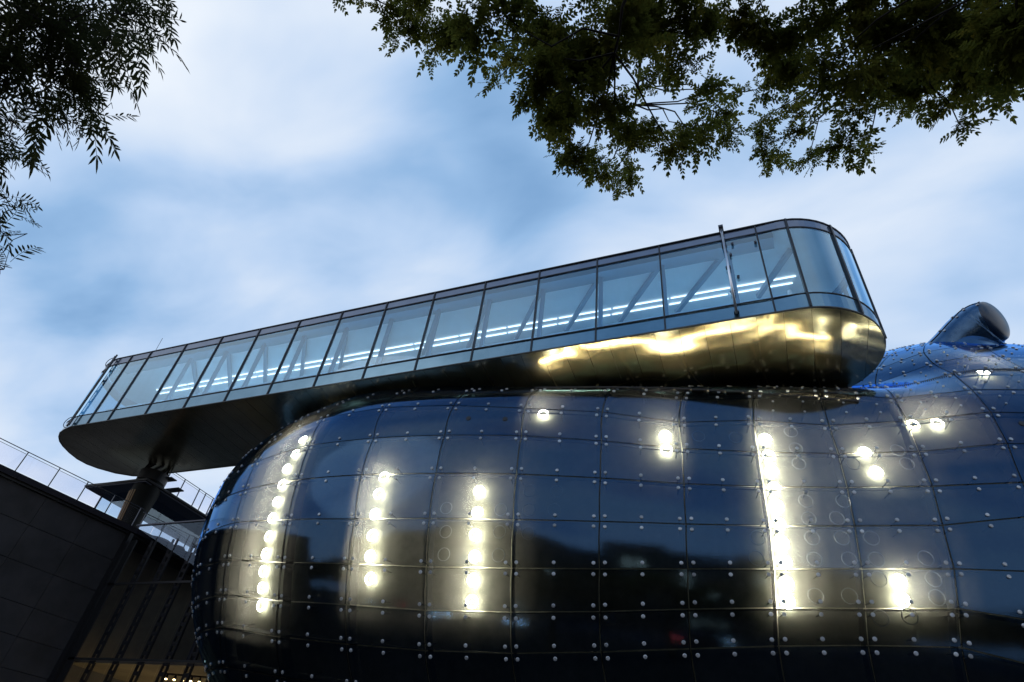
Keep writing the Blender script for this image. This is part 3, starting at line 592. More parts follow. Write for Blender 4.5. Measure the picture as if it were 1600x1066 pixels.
# ceiling frame: edge beam, cross ribs and one diagonal per bay
MB().span((-30.4, 15.45, ZG - 0.05), (2.0, 15.98, ZG + 0.29)).build('edge_beam', M_brace, br)
for k in range(0, 12):
    x = -1.92 - 2.37 * k + 2.37
    MB().beam((x - 2.32, 18.6, ZG + 0.14), (x - 0.15, 15.95, ZG + 0.14), 0.15, 0.2).build('diagonal_brace', M_brace, br)
    MB().span((x - 0.07, 15.72, ZS - 0.2), (x + 0.07, 15.86, ZG - 0.06)).build('inner_column', M_brace, br)
MB().beam((2.55, 16.4, ZG + 0.14), (1.3, 18.5, ZG + 0.14), 0.15, 0.2).build('diagonal_brace', M_brace, br)
for y, s_ in ((17.86, 0.0), (18.20, -0.12)):
    for k in range(0, 14):
        x1 = -1.92 - 2.37 * k + 4.62; x0 = x1 - 2.28
        if x1 < -30.5: continue
        MB().box(((x0 + x1) / 2 + s_, y, ZG + 0.26), (x1 - x0, 0.038, 0.035)).build('light_tube', M_tube, br)
# downpipe on the front, with stand-offs
M_ceil_fill = glow_mat('ceiling_fill_glow', (0.50, 0.80, 1.0), 12.5)  # added hidden emitters at floor level that brighten the gallery ceiling
for y in (15.75, 19.2): MB().span((-30.0, y - 0.14, ZS - 0.19), (2.0, y + 0.14, ZS - 0.16)).build('ceiling_fill_light', M_ceil_fill, br)
pipe = MB().tube([(0.34, YF - 0.16, ZB + 0.12), (0.34, YF - 0.16, ZT + 0.12)], 0.042, 12).build('downpipe', M_chrome, br, smooth=True)
for z in (ZB + 0.2, ZS + 0.5, ZS + 1.7, ZG - 0.45, ZG - 0.1, ZT): MB().box((0.34, YF - 0.1, z), (0.16, 0.14, 0.05)).build('pipe_bracket', M_rail, pipe)
MB().box((0.34, YF - 0.16, ZT + 0.14), (0.16, 0.16, 0.1)).build('pipe_cap', M_rail, pipe)
for z, x in ((ZG - 0.35, 0.62), (ZG - 0.5, 1.36), (ZG - 0.9, 0.5), (ZS + 1.2, 0.6)):
    MB().tube([(x, YF - 0.02, z), (x, YF - 0.12, z)], 0.045, 10).build('pane_fitting', M_rail, br)
# maintenance ladder at the far left end
lad = MB()
for x, y in ((-30.78, 15.12), (-30.58, 15.06)): lad.tube([(x, y, ZB), (x, y, ZT + 0.15)], 0.045, 8)
lad_o = lad.build('end_ladder', M_mull, br)
for k in range(7): MB().beam((-30.78, 15.12, ZB + 0.25 + 0.66 * k), (-30.58, 15.06, ZB + 0.25 + 0.66 * k), 0.07, 0.09).build('ladder_rung', M_mull, lad_o)
for zc in (ZT - 0.25, ZB + 0.25):
    MB().tube([(-30.8 - 0.32 * math.sin(t), 15.14 - 0.05 * math.sin(t), zc + 0.32 * math.cos(t)) for t in [math.pi * i / 10 for i in range(11)]], 0.018, 6).build('hoop', M_mull, lad_o)
rod = MB().tube([(-29.2, 16.0, ZT), (-29.38, 16.0, ZT + 1.9)], 0.012, 5).build('lightning_rod', M_rail, br)
MB().tube([(-28.9, 15.9, ZT), (-28.9, 15.9, ZT + 0.14), (-28.9, 15.9, ZT + 0.2)], [0.24, 0.22, 0.1], 14).build('rod_foot', M_rail, rod)
# handrails and posts inside the gallery
hr = MB()
for y in (15.9, 19.4):
    hr.tube([(-30, y, ZS + 0.75), (2.0, y, ZS + 0.75)], 0.03, 6)
hr = hr.build('handrail', M_chrome, br)
post = MB().tube([(2.45, 18.6, ZS), (2.45, 18.6, ZG + 0.25)], 0.09, 10).build('inner_post', M_ceil, br)

# ------------------------------------------------------------------ the old building on the left: dark wall, terrace, glass front
W0 = Vector((-28.3, 12.57, 0)); WD = Vector((0.1639, 0.98648, 0)); WN = Vector((0.98648, -0.1639, 0)); WZ = Vector((0, 0, 1))
def wp(s, z, n=0.0): return W0 + WD * s + WN * n + Vector((0, 0, up(z)))
old = thing('terrace_building', 'dark rendered building on the left carrying a roof terrace below the gallery tip', 'building', wp(3, -1.6))
bands = [-1.6, 0.3, 2.35, 4.62, 5.67, 7.2, 8.35, 9.3]
bands = [-1.6, 1.1, 2.5, 3.55, 4.61, 5.67, 7.0, 8.35, 9.58]
svals = [-16, -12, -8, -4.2, -1.0, 2.2, 4.1, 6.12]
for i in range(len(svals) - 1):
    for j in range(len(bands) - 1):
        s0, s1, z0, z1 = svals[i] + 0.008, svals[i + 1] - 0.008, bands[j] + 0.010, bands[j + 1] - 0.010
        MB().box(wp((s0 + s1) / 2, (z0 + z1) / 2, -0.05 + random.uniform(-0.004, 0.004)), (s1 - s0, 0.1, z1 - z0), (WD, WN, WZ)).build('wall_panel', M_wall, old)
MB().box(wp(-4.95, 3.95, -4.12), (22.1, 8.0, 11.2), (WD, WN, WZ)).build('building_core', M_coping, old)
cp = MB()
for k_ in range(14):
    s = -15.9 + k_ * 1.85
    MB().box(wp(s + 0.92, 9.80, 0.02), (1.835, 0.42, 0.24), (WD, WN, WZ)).build('coping_stone', M_coping, old)
    MB().box(wp(s + 0.92, 9.66, -0.02), (1.83, 0.26, 0.14), (WD, WN, WZ)).build('gutter', M_black, old)
MB().box(wp(26, 4.3, -19), (39, 22, 9.4), (WD, WN, WZ)).build('unseen_rear_block', M_coping, old)  # unseen block added so the left soffit mirrors a dark roof
# terrace slab continuing behind the glass front
MB().box(wp(9.3, 9.70, -4.0), (6.2, 8.0, 0.35), (WD, WN, WZ)).build('terrace_slab', M_coping, old)
# interior behind the glass front
MB().box(wp(9.3, 3.8, -1.6), (6.2, 0.12, 11.4), (WD, WN, WZ)).build('interior_wall', M_inside, old)
MB().span((-27.6, 18.95, up(4.30)), (-17.5, 26.0, up(4.42))).build('mezzanine_ceiling', M_inside, old)
MB().span((-27.6, 25.5, up(-1.6)), (-17.0, 25.7, up(9.5))).build('interior_back_wall', M_inside, old)
for (x0, x1, z0, z1, yy) in ((-23.9, -21.3, 5.6, 9.1, 25.4), (-24.9, -23.3, 4.6, 6.2, 25.38)):
    MB().span((x0, yy - 0.05, up(z0)), (x1, yy, up(z1))).build('display_panel', bsdf_mat('display_grey', (0.16, 0.17, 0.20), 0.7, noise=(0.8, (0.05, 0.05, 0.07))), old)
# glass front with perforated fins
FY = 18.66
front = thing('glass_front', 'glazed link front with perforated vertical fins between dark wall and blue body', 'glass facade', (-24, FY, 0))
FX = [-27.15, -25.95, -24.62, -23.25, -21.92, -20.68, -19.45, -18.2, -17.0]
ZL = [-1.6, 1.4, 4.36, 7.33, 10.02]
for i in range(len(FX) - 1):
    for j in range(len(ZL) - 1):
        vsheet([(FX[i] + 0.012, FY), (FX[i + 1] - 0.012, FY)], up(ZL[j] + 0.02), up(ZL[j + 1] - 0.02)).build('glass_pane', M_fglass, front)
for z in ZL[1:-1]: MB().span((-27.2, FY - 0.06, up(z - 0.045)), (-17.0, FY - 0.003, up(z + 0.045))).build('transom', M_ladder, front)
MB().span((-27.2, FY - 0.05, up(10.03)), (-17.0, FY + 0.06, up(10.09))).build('top_rail', M_rail, front)
MB().span((-27.42, FY - 0.2, up(-1.6)), (-27.06, FY - 0.01, up(9.62))).build('corner_post', M_black, front)
MB().span((-27.0, FY - 0.06, up(-1.6)), (-26.62, FY - 0.004, up(9.3))).build('corner_post', M_black, front)
for x in FX[1:]:
    fin = MB()
    for dx in (-0.13, 0.13): fin.span((x + dx - 0.03, FY + 0.25, up(-1.6)), (x + dx + 0.03, FY + 0.34, up(9.4)))
    fo = fin.build('perforated_fin', M_ladder, front)
    rg = MB()
    for k in range(30): rg.span((x - 0.10, FY + 0.26, up(-1.5 + 0.36 * k)), (x + 0.10, FY + 0.33, up(-1.5 + 0.36 * k + 0.14)))
    rg.build('fin_webs', M_ladder, fo)
# added emitters out of view on the floor, warming the room behind the glass
M_room_fill = glow_mat('room_fill_glow', (1.0, 0.76, 0.38), 40.0)
for k in range(5):
    x = -26.2 + 1.7 * k
    MB().span((x - 0.35, 20.4, up(-1.3)), (x + 0.35, 20.9, up(-1.22))).build('room_fill_light', M_room_fill, old)
# warm track lights under the mezzanine ceiling
trk = thing('track_light', 'dark ceiling track with small warm spotlights glowing behind the glass front', 'track light', (-21, 19.6, up(4.3)))
bar = MB().beam((-22.6, 19.7, up(4.16)), (-20.6, 20.1, up(4.16)), 0.06, 0.06).build('track_bar', M_black, trk)
for k in range(6):
    x = -22.5 + 0.36 * k; y = 19.72 + 0.072 * k
    MB().tube([(x, y, up(4.12)), (x + 0.06, y - 0.05, up(3.98))], [0.035, 0.06], 10).build('spot_head', M_black, trk)
    MB().tube([(x + 0.061, y - 0.051, up(3.975)), (x + 0.064, y - 0.054, up(3.965))], 0.052, 10).build('spot_lens', M_warm, trk)

def balustrade(name, label, pts, posts, h, group, pane_mat=M_clear, base=0.0, bottom=0.12):
    """posts with a top rail, a thin wire under it and glass panes between; pts = function s -> ground point"""
    o = thing(name, label, 'balustrade', pts(posts[0]), group)
    for s in posts:
        p = pts(s); d = (pts(s + 0.1) - p).normalized()
        MB().box(p + WZ * (h / 2), (0.035, 0.055, h), (d, d.cross(WZ), WZ)).build('post', M_rail, o)
    for a, b in zip(posts[:-1], posts[1:]):
        pa, pb = pts(a + 0.04), pts(b - 0.04)
        m = MB(); m.v = [tuple(pa + WZ * bottom), tuple(pb + WZ * bottom), tuple(pb + WZ * (h - 0.13)), tuple(pa + WZ * (h - 0.13))]; m.f = [(0, 1, 2, 3)]
        m.build('glass_pane', pane_mat, o)
        MB().tube([pa + WZ * (h - 0.11), pb + WZ * (h - 0.11)], 0.010, 5).build('glass_edge', M_rail, o)
    MB().tube([pts(posts[0] - 0.15) + WZ * h] + [pts(s) + WZ * h for s in posts[1:-1]] + [pts(posts[-1] + 0.15) + WZ * h], 0.020, 6).build('top_rail', M_rail, o)
    return o
GRP = 'glass balustrades of the roof terrace'
balustrade('terrace_balustrade', 'long glass balustrade with steel posts along the dark wall edge', lambda s: wp(s, 9.92, 0.0), [-4.9, -3.5, -2.1, -0.75, 0.6, 1.99, 3.30, 4.63, 6.0], 0.96, GRP)
balustrade('terrace_balustrade', 'short glass balustrade standing behind the glazed link front', lambda s: wp(s, 9.90, -0.02), [6.35, 7.45, 8.85, 9.17, 10.6], 0.86, GRP)
# pavilion on the terrace
PZ0, PZ1 = up(9.88), up(12.55)
pav_ = thing('roof_pavilion', 'flat roofed glass pavilion on the terrace beside the dark drum', 'pavilion', (-30.5, 21, PZ0))
MB().span((-32.9, 18.8, PZ1), (-28.55, 26.5, PZ1 + 0.05)).build('roof_soffit', bsdf_mat('pavilion_soffit', (0.075, 0.085, 0.125), 0.6), pav_)
MB().tube([(-28.52, 26.5, PZ1 + 0.12), (-28.52, 18.78, PZ1 + 0.12), (-32.93, 18.78, PZ1 + 0.12), (-32.93, 26.5, PZ1 + 0.12)], 0.085, 8).build('roof_edge', M_black, pav_)
MB().span((-32.9, 18.8, PZ1 + 0.052), (-28.55, 26.5, PZ1 + 0.2)).build('roof_slab', M_roof, pav_)
for x0, x1 in ((-32.5, -31.3), (-31.28, -30.2)):
    vsheet([(x0, 19.6), (x1, 19.6)], PZ0, PZ1).build('glass_pane', M_blueglass, pav_)
for k in range(4):
    vsheet([(-29.70, 19.7 + 1.6 * k), (-29.70, 21.27 + 1.6 * k)], PZ0, PZ1).build('glass_pane', M_blueglass, pav_)
MB().span((-32.56, 19.57, PZ0), (-32.5, 19.65, PZ1)).build('corner_post', M_rail, pav_)
MB().span((-29.75, 26.0, PZ0), (-29.67, 26.1, PZ1)).build('corner_post', M_rail, pav_)
# drum between the terrace and the gallery
dz0, dz1 = PZ0, ZB - 0.42
drum = thing('stair_drum', 'dark tapering drum with bronze strips standing beneath the gallery tip', 'drum', (-29.15, 19.5, dz0))
prof = [(dz0, .50), (dz0 + 0.8, .52), (dz0 + 1.7, .60), (dz0 + 2.3, .66), (dz1, .68)]
MB().tube([(-29.15, 19.5, z) for z, r in prof], [r for z, r in prof], 36).build('drum_wall', M_drum, drum, smooth=False)
for a in (-0.55, -0.28, -0.02, 0.2):
    MB().tube([(-29.15 + (r + 0.01) * math.sin(a), 19.5 - (r + 0.01) * math.cos(a), z) for z, r in prof[:-1]], 0.035, 6).build('bronze_strip', M_strip, drum)
MB().tube([(-29.15, 19.5, dz1 - 0.5), (-29.15, 19.5, dz1 + 0.02)], [.70, .72], 36).build('drum_collar', M_black, drum)
for a in range(8):
    t = a * math.pi / 4
    MB().tube([(-29.15 + .62 * math.sin(t), 19.5 - .62 * math.cos(t), dz1), (-29.15 + 0.5 * math.sin(t + .5), 19.5 - 0.5 * math.cos(t + .5), ZB - 0.02)], 0.07, 6).build('strut', M_black, drum)
for k in range(2):
    MB().box((-28.9 + 0.1 * k, 20.0 + 0.6 * k, dz1 - 0.05 - 0.30 * k), (1.3, 0.4, 0.05)).build('louvre', M_black, drum)
balustrade('terrace_balustrade', 'slender glass balustrade on the pavilion roof edge right of the drum', lambda s: Vector((-28.62, s, PZ1 + 0.2)), [19.9, 20.9, 22.0, 22.5, 23.1, 24.2, 25.4], 1.05, GRP)
balustrade('terrace_balustrade', 'small glass balustrade on the pavilion roof left of the drum', lambda s: Vector((s, 20.6, PZ1 + 0.2)), [-32.6, -31.5, -30.5], 0.95, GRP)
# flat dark fitting on the parapet near the body
sau = thing('parapet_lamp', 'flat dark saucer lamp fixed low on the parapet beside the blue body', 'lamp', wp(7.6, 9.75, 0.2))
MB().tube([wp(7.6, 9.80, 0.22), wp(7.6, 9.92, 0.26), wp(7.6, 9.99, 0.28)], [0.62, 0.55, 0.2], 20).build('lamp_shade', M_black, sau)
MB().tube([wp(8.3, 9.78, 0.5), wp(8.3, 9.84, 0.5)], [0.34, 0.30], 16).build('lamp_dish', M_black, sau)
MB().beam(wp(7.6, 9.7, 0.0), wp(8.3, 9.8, 0.5), 0.06, 0.06).build('lamp_arm', M_black, sau)

# ------------------------------------------------------------------ across the river: houses, lamps (seen only as reflections in the skin)
def house(x, y, w, d, h, label, seed):
    r = random.Random(seed)
    hs = thing('riverside_house', label, 'house', (x, y, 0), 'houses on the far river bank')
    col = r.choice([(0.10, 0.09, 0.07), (0.085, 0.08, 0.075), (0.11, 0.085, 0.06)])
    MB().span((x - w / 2, y - d, 0), (x + w / 2, y, h)).build('wall', bsdf_mat('house_render', col, 0.9, noise=(0.7, tuple(c * .7 for c in col))), hs)
    m = MB(); m.v = [(x - w / 2 - .3, y + .4, h), (x + w / 2 + .3, y + .4, h), (x + w / 2 + .3, y - d - .4, h), (x - w / 2 - .3, y - d - .4, h), (x - w / 2 - .3, y - d / 2, h + 4), (x + w / 2 + .3, y - d / 2, h + 4)]
    m.f = [(0, 1, 5, 4), (2, 3, 4, 5), (0, 4, 3), (1, 2, 5), (3, 2, 1, 0)]
    m.build('roof', bsdf_mat('roof_tile', (0.05, 0.026, 0.02), 0.9), hs)
    nw = max(3, int(w / 2.6)); lit = glow_mat('lit_window', (1.0, 0.72, 0.42), 6.0); dark = bsdf_mat('dark_window', (0.01, 0.012, 0.015), 0.1)
    for fl in range(int((h - 1.5) / 3.2)):
        for k in range(nw):
            cx_ = x - w / 2 + (k + .5) * w / nw; z = 1.4 + fl * 3.2
            fr = MB().span((cx_ - .6, y, z - .05), (cx_ + .6, y + .05, z + 1.75)).build('window', bsdf_mat('window_frame', (0.25, 0.24, 0.22), .7), hs) if False else None
            MB().span((cx_ - .5, y + .02, z), (cx_ + .5, y + .06, z + 1.65)).build('window', lit if r.random() < 0.10 else dark, hs)
hx = [(-62, 15, 17), (-46, 14, 20), (-31, 13, 16), (-17, 12, 18.5), (-3, 14, 15), (12, 13, 19), (27, 14, 16.5), (43, 15, 18), (60, 16, 16)]
HL = ['grey riverside house with steep tiled roof at upstream end', 'tallest pale riverside house with tiled roof upstream', 'low ochre riverside house between two taller houses', 'narrow riverside house with tiled roof opposite the museum', 'lowest riverside house with wide front and tiled roof', 'tall narrow riverside house downstream of the lowest one', 'plain riverside house with tiled roof further downstream', 'broad tall riverside house near downstream end', 'broadest riverside house at downstream end']
for (x, w, h), lb in zip(hx, HL): house(x, -66, w, 11, h, lb, int(x * 7))
tl = MB(); r_ = random.Random(3)
for k in range(70):
    cx_, cy_, h_ = r_.uniform(-75, 75), r_.uniform(-32, -24), r_.uniform(5, 11)
    for q in range(110):
        a, b2, c_ = r_.gauss(0, 1.5), r_.gauss(0, 1.2), r_.uniform(.25, 1) * h_
        p = Vector((cx_ + a * (1.3 - c_ / h_ * .6), cy_ + b2, c_)); u = Vector((r_.gauss(0, 1), r_.gauss(0, 1), r_.gauss(0, 1))).normalized() * r_.uniform(.25, .6); v_ = u.orthogonal()
        o = len(tl.v); tl.v += [tuple(p - u - v_), tuple(p + u - v_), tuple(p + u + v_), tuple(p - u + v_)]; tl.f.append((o, o + 1, o + 2, o + 3))
tl = tl.build('treeline', bsdf_mat('far_foliage', (0.02, 0.03, 0.012), .9)); tag_ = tl; tl['kind'] = 'stuff'; tl['label'] = 'dark row of riverside trees across the road'; tl['category'] = 'trees'
ct_ = thing('clock_tower', 'slim clock tower with pointed roof on the wooded hill', 'tower', (-60, -235, 60))
MB().span((-65, -240, 55), (-55, -230, 82)).build('shaft', M_stone, ct_)
m = MB(); m.v = [(-66.5, -241.5, 82), (-53.5, -241.5, 82), (-53.5, -228.5, 82), (-66.5, -228.5, 82), (-60, -235, 98)]; m.f = [(0, 1, 4), (1, 2, 4), (2, 3, 4), (3, 0, 4), (3, 2, 1, 0)]
m.build('roof', M_roof, ct_)
m = MB(); k = 24; m.v = [(-60 + 3 * math.cos(2 * math.pi * i / k), -229.9, 76 + 3 * math.sin(2 * math.pi * i / k)) for i in range(k)] + [(-60 + 3 * math.cos(2 * math.pi * i / k), -229.7, 76 + 3 * math.sin(2 * math.pi * i / k)) for i in range(k)]
m.f = [tuple(k + i for i in range(k))] + [(i, (i + 1) % k, k + (i + 1) % k, k + i) for i in range(k)]
m.build('clock_face', M_paint, ct_)
def parked_car(x, y, ang, col, label):
    c = thing('parked_car', label, 'car', (x, y, 0), 'cars on the quay road')
    R_ = Matrix.Rotation(ang, 3, 'Z')
    def P(u, v, w): return Vector((x, y, 0)) + R_ @ Vector((u, v, w))
    paint = bsdf_mat('car_paint', col, 0.25, 0.2, spec=0.8)
    def shape(prof, wdt, taper, nm, mat, parent):
        m = MB(); n = len(prof)
        for sgn in (-1, 1):
            for (u, w) in prof: m.v.append(tuple(P(u, sgn * wdt * (1 - taper * max(0, w - 0.85)), w)))
        m.f = [tuple(range(n))[::-1], tuple(n + i for i in range(n))] + [(i, (i + 1) % n, n + (i + 1) % n, n + i) for i in range(n)]
        return m.build(nm, mat, parent)
    bodyc = shape([(-2.1, .35), (2.1, .35), (2.15, .62), (1.9, .80), (.95, .90), (-1.75, .92), (-2.12, .82)], .86, .1, 'body', paint, c)
    shape([(.95, .90), (.35, 1.36), (-1.1, 1.42), (-1.75, .92)], .80, .35, 'cabin', M_roof, c)
    for u in (-1.3, 1.3):
        for v in (-.82, .82):
            w_ = MB().tube([P(u, v - .1, .32), P(u, v + .1, .32)], .32, 18).build('wheel', M_black, c)
            MB().tube([P(u, v - .105, .32), P(u, v + .105, .32)], .18, 14).build('rim', M_chrome, w_)
    for v in (-.62, .62):
        MB().box(P(-2.13, v, .76), (.06, .34, .13), (R_ @ Vector((1, 0, 0)), R_ @ Vector((0, 1, 0)), WZ)).build('tail_lamp', M_tail, c)
        MB().box(P(2.12, v, .66), (.06, .34, .12), (R_ @ Vector((1, 0, 0)), R_ @ Vector((0, 1, 0)), WZ)).build('headlight', M_head, c)
M_tail = glow_mat('tail_lamp_glow', (1.0, 0.06, 0.04), 40.0); M_head = glow_mat('headlight_glow', (1.0, 0.95, 0.8), 40.0)
for x, y, a, col, lb in ((-26, -13.4, math.radians(175), (0.03, 0.03, 0.035), 'black car farthest upstream with lit tail lamps'), (-18, -9.9, math.radians(60), (0.20, 0.20, 0.21), 'silver car turning with lit tail lamps toward the museum'), (-10.5, -10.2, math.radians(75), (0.05, 0.01, 0.01), 'dark red car turning away from the museum'), (6, -9.8, math.radians(2), (0.02, 0.03, 0.06), 'dark blue car with headlights lit on the quay road')):
    parked_car(x, y, a, col, lb)
M_street = glow_mat('street_lamp_glow', (1.0, 0.78, 0.45), 14.0)
def street_lamp(x, y, label):
    s = thing('street_lamp', label, 'street lamp', (x, y, 0), 'street lamps along the quay')
    MB().tube([(x, y, 0), (x, y, 1.0), (x, y, 5.2), (x, y + .25, 5.7), (x, y + .9, 5.85)], [.09, .06, .05, .045, .04], 8).build('post', M_black, s)
    MB().tube([(x, y + .9, 5.78), (x, y + .9, 5.86), (x, y + .9, 5.98)], [.26, .24, .1], 12).build('lamp_shade', M_black, s)
    MB().tube([(x, y + .9, 5.74), (x, y + .9, 5.77)], .2, 12).build('lamp_glass', M_street, s)
for x, lb in ((-34, 'warm street lamp farthest upstream on the quay'), (-17, 'warm street lamp upstream of the trees'), (9, 'warm street lamp nearest downstream of the trees'), (26, 'warm street lamp farthest downstream on the quay')): street_lamp(x, -16.2, lb)

# ------------------------------------------------------------------ street trees over the camera: pinnate leaves in loose sprays
def leaf_template(nl, length, ll, lw, seed=0):
    """a few pinnate leaves along +x: leaflets in pairs and a terminal one, each a 6-corner blade; all share one face list"""
    out = []
    for var in range(5):
        r = random.Random(seed * 10 + var); v, f = [], []
        curl = r.uniform(-1.6, 1.6)
        def blade(base, ang, sc):
            o = len(v); dr_ = r.uniform(-.25, .1)
            bx_, by_ = base, curl * base * base; ang += math.atan(2 * curl * base) + r.uniform(-.16, .16); sc *= r.uniform(.75, 1.12)
            c_, s_ = math.cos(ang), math.sin(ang)
            for u, w, z in ((0, 0, 0), (.3, .5, .03), (.68, .42, .03), (1, 0, -.03), (.68, -.42, .03), (.3, -.5, .03)):
                x, y = u * ll * sc, w * lw * sc
                v.append((bx_ + x * c_ - y * s_, by_ + x * s_ + y * c_, z * ll + dr_ * u * ll))
            f.append((o, o + 1, o + 2, o + 3)); f.append((o, o + 3, o + 4, o + 5))
        for i in range(nl):
            b = length * (0.16 + 0.80 * i / (nl - 1) + r.uniform(-.02, .02)); sc = 1 - 0.4 * abs(i / (nl - 1) - .45)
            for sg in (-1, 1): blade(b + r.uniform(-.006, .006), sg * (1.08 - 0.3 * i / nl), sc * (.05 if r.random() < .07 else 1))
        blade(length * .97, 0, .95)
        n_ = 4
        for i in range(n_):
            x0, x1 = length * i / n_, length * (i + 1) / n_; o = len(v); w = .0013
            v.extend([(x0, curl * x0 * x0 - w, 0), (x1, curl * x1 * x1 - w, 0), (x1, curl * x1 * x1 + w, 0), (x0, curl * x0 * x0 + w, 0)]); f.append((o, o + 1, o + 2, o + 3))
        out.append(v)
    return np.array(out), f
def crown(clusters, tmpl, dens, rs, droop):
    tv, tf = tmpl; V, F = [], []; n0 = 0
    tf = np.array(tf)
    centres = []
    for (x, y, z, r, dn) in clusters:
        n = max(4, int(dens * (dn + 0.45) * r * r))
        # leaves gather round a few twigs inside the cluster
        nt_ = max(2, int(3 + 9 * r)); tw = rs.normal(size=(nt_, 3)); tw /= np.linalg.norm(tw, axis=1, keepdims=True); tw *= r * rs.uniform(.25, .85, (nt_, 1)); tw[:, 2] *= .7
        centres.append((Vector((x, y, z)), [Vector(t) for t in tw.tolist()]))
        k = rs.integers(0, nt_, n); base = np.array([x, y, z]) + tw[k] * rs.uniform(.25, 1.0, (n, 1)) + rs.normal(size=(n, 3)) * r * .13
        d = rs.normal(size=(n, 3)) + tw[k] / r * 1.1; d[:, 2] = d[:, 2] * .55 - droop; d /= np.linalg.norm(d, axis=1, keepdims=True)
        up_ = rs.normal(size=(n, 3)) * .55 + np.array([0, 0, 1.]); s_ = np.cross(up_, d); s_ /= np.linalg.norm(s_, axis=1, keepdims=True); u_ = np.cross(d, s_)
        sc = rs.uniform(.55, 1.2, n); T = tv[rs.integers(0, len(tv), n)]
        pts = base[:, None, :] + sc[:, None, None] * (T[:, :, 0, None] * d[:, None, :] + T[:, :, 1, None] * s_[:, None, :] + T[:, :, 2, None] * u_[:, None, :])
        pts[:, :, 2] -= (T[:, :, 0] * sc[:, None]) ** 2 * rs.uniform(.4, 2.2, (n, 1))
        V.append(pts.reshape(-1, 3)); F.append((tf[None] + (n0 + np.arange(n) * tv.shape[1])[:, None, None]).reshape(-1, 4)); n0 += n * tv.shape[1]
    return np.concatenate(V), np.concatenate(F), centres
def mesh_np(name, V, F, mat):
    me = bpy.data.meshes.new(name); me.vertices.add(len(V)); me.vertices.foreach_set('co', V.astype(np.float32).ravel())
    me.loops.add(F.size); me.loops.foreach_set('vertex_index', F.astype(np.int32).ravel())
    me.polygons.add(len(F)); me.polygons.foreach_set('loop_start', np.arange(len(F), dtype=np.int32) * 4)
    me.materials.append(mat); me.update(calc_edges=True); return me
def tree(name, label, clusters, tmpl, dens, seed, mat, trunk, limbs, droop, lw_=1.0):
    rs = np.random.default_rng(seed)
    V, F, cent = crown(clusters, tmpl, dens, rs, droop)
    t = thing(name, label, 'tree', (trunk[0][0], trunk[0][1], 0), 'street trees overhanging the view')
    MB().tube(trunk, [0.26, 0.2, 0.17, 0.14][:len(trunk)], 12).build('trunk', M_bark, t, smooth=True)
    nodes = []
    # limbs run from the fork to well spread sprays of the crown, so every limb ends inside leaves
    cc = [c_ for c_, _ in cent]; ends = [max(cc, key=lambda p: (p - Vector(trunk[-1])).length)]
    while len(ends) < limbs: ends.append(max(cc, key=lambda p: min((p - e).length for e in ends)))
    for e in ends:
        e = e.lerp(Vector(trunk[-1]), 0.12)
        f0 = Vector(trunk[-1]); lift = Vector((0, 0, 0.16 * (e - f0).length))
        pl, rl = spline([f0, f0.lerp(e, .33) + lift, f0.lerp(e, .66) + lift, e], [0.085 * lw_, 0.042 * lw_, 0.026 * lw_, 0.008 * lw_], 6)
        pl = [p + Vector(rs.normal(size=3) * 0.03) if 0 < i < len(pl) - 1 else p for i, p in enumerate(pl)]
        MB().tube(pl, rl, 7).build('limb', M_bark, t, smooth=True); nodes += pl[4:]
    tw = MB()
    for c_, dirs in cent:
        nd_ = min(nodes, key=lambda p: (p - c_).length); mid = (nd_ + c_) / 2 + Vector(rs.normal(size=3) * .10) + Vector((0, 0, .06))
        q1 = nd_.lerp(mid, .5) + Vector(rs.normal(size=3) * .05); q2 = mid.lerp(c_, .5) + Vector(rs.normal(size=3) * .05)
        tw.tube([nd_, q1, mid, q2, c_], [r_ * lw_ for r_ in (.011, .009, .008, .006, .005)], 5)
        for d in dirs:
            tw.tube([c_, c_ + d * .5 + Vector(rs.normal(size=3) * .03), c_ + d], [.004, .003, .0018], 4)
    tw.build('twigs', M_bark2, t, kind='stuff')
    o = bpy.data.objects.new('crown', mesh_np('crown', V, F, mat)); C.objects.link(o); o.parent = t; o.matrix_parent_inverse = Matrix.Translation(-Vector(t.location)); o['kind'] = 'stuff'
    return len(V)
LEFT = [[-2.97,0.19,4.44,0.326,3],[-3.12,0.29,4.9,0.361,3],[-2.44,0.31,4.43,0.238,2],[-3.55,0.56,5.96,0.251,1],[-2.91,0.32,4.19,0.269,3],[-2.86,0.39,4.4,0.255,3],[-3.0,0.44,4.82,0.234,2],[-3.38,0.63,5.38,0.173,1.1],[-3.09,0.47,4.33,0.198,2],[-3.44,0.64,4.78,0.2,1.3],[-3.91,0.86,5.3,0.15,0.7],[-3.92,0.76,4.99,0.139,0.7],[-3.9,0.59,4.72,0.24,1.6],[-4.36,0.76,4.85,0.145,1.3],[-4.06,0.88,4.39,0.127,1.1],[-4.18,0.98,4.46,0.12,0.8],[-4.03,1.07,4.04,0.102,1.2],[-4.27,1.2,4.13,0.086,0.8],[-4.05,0.98,4.19,0.083,1],[-2.95,0.1,4.09,0.368,2],[-3.5,0.42,4.15,0.322,2],[-4.16,0.83,4.22,0.316,1.5],[-2.76,-0.01,4.61,0.389,2],[-3.52,0.14,6.06,0.481,1.5]]
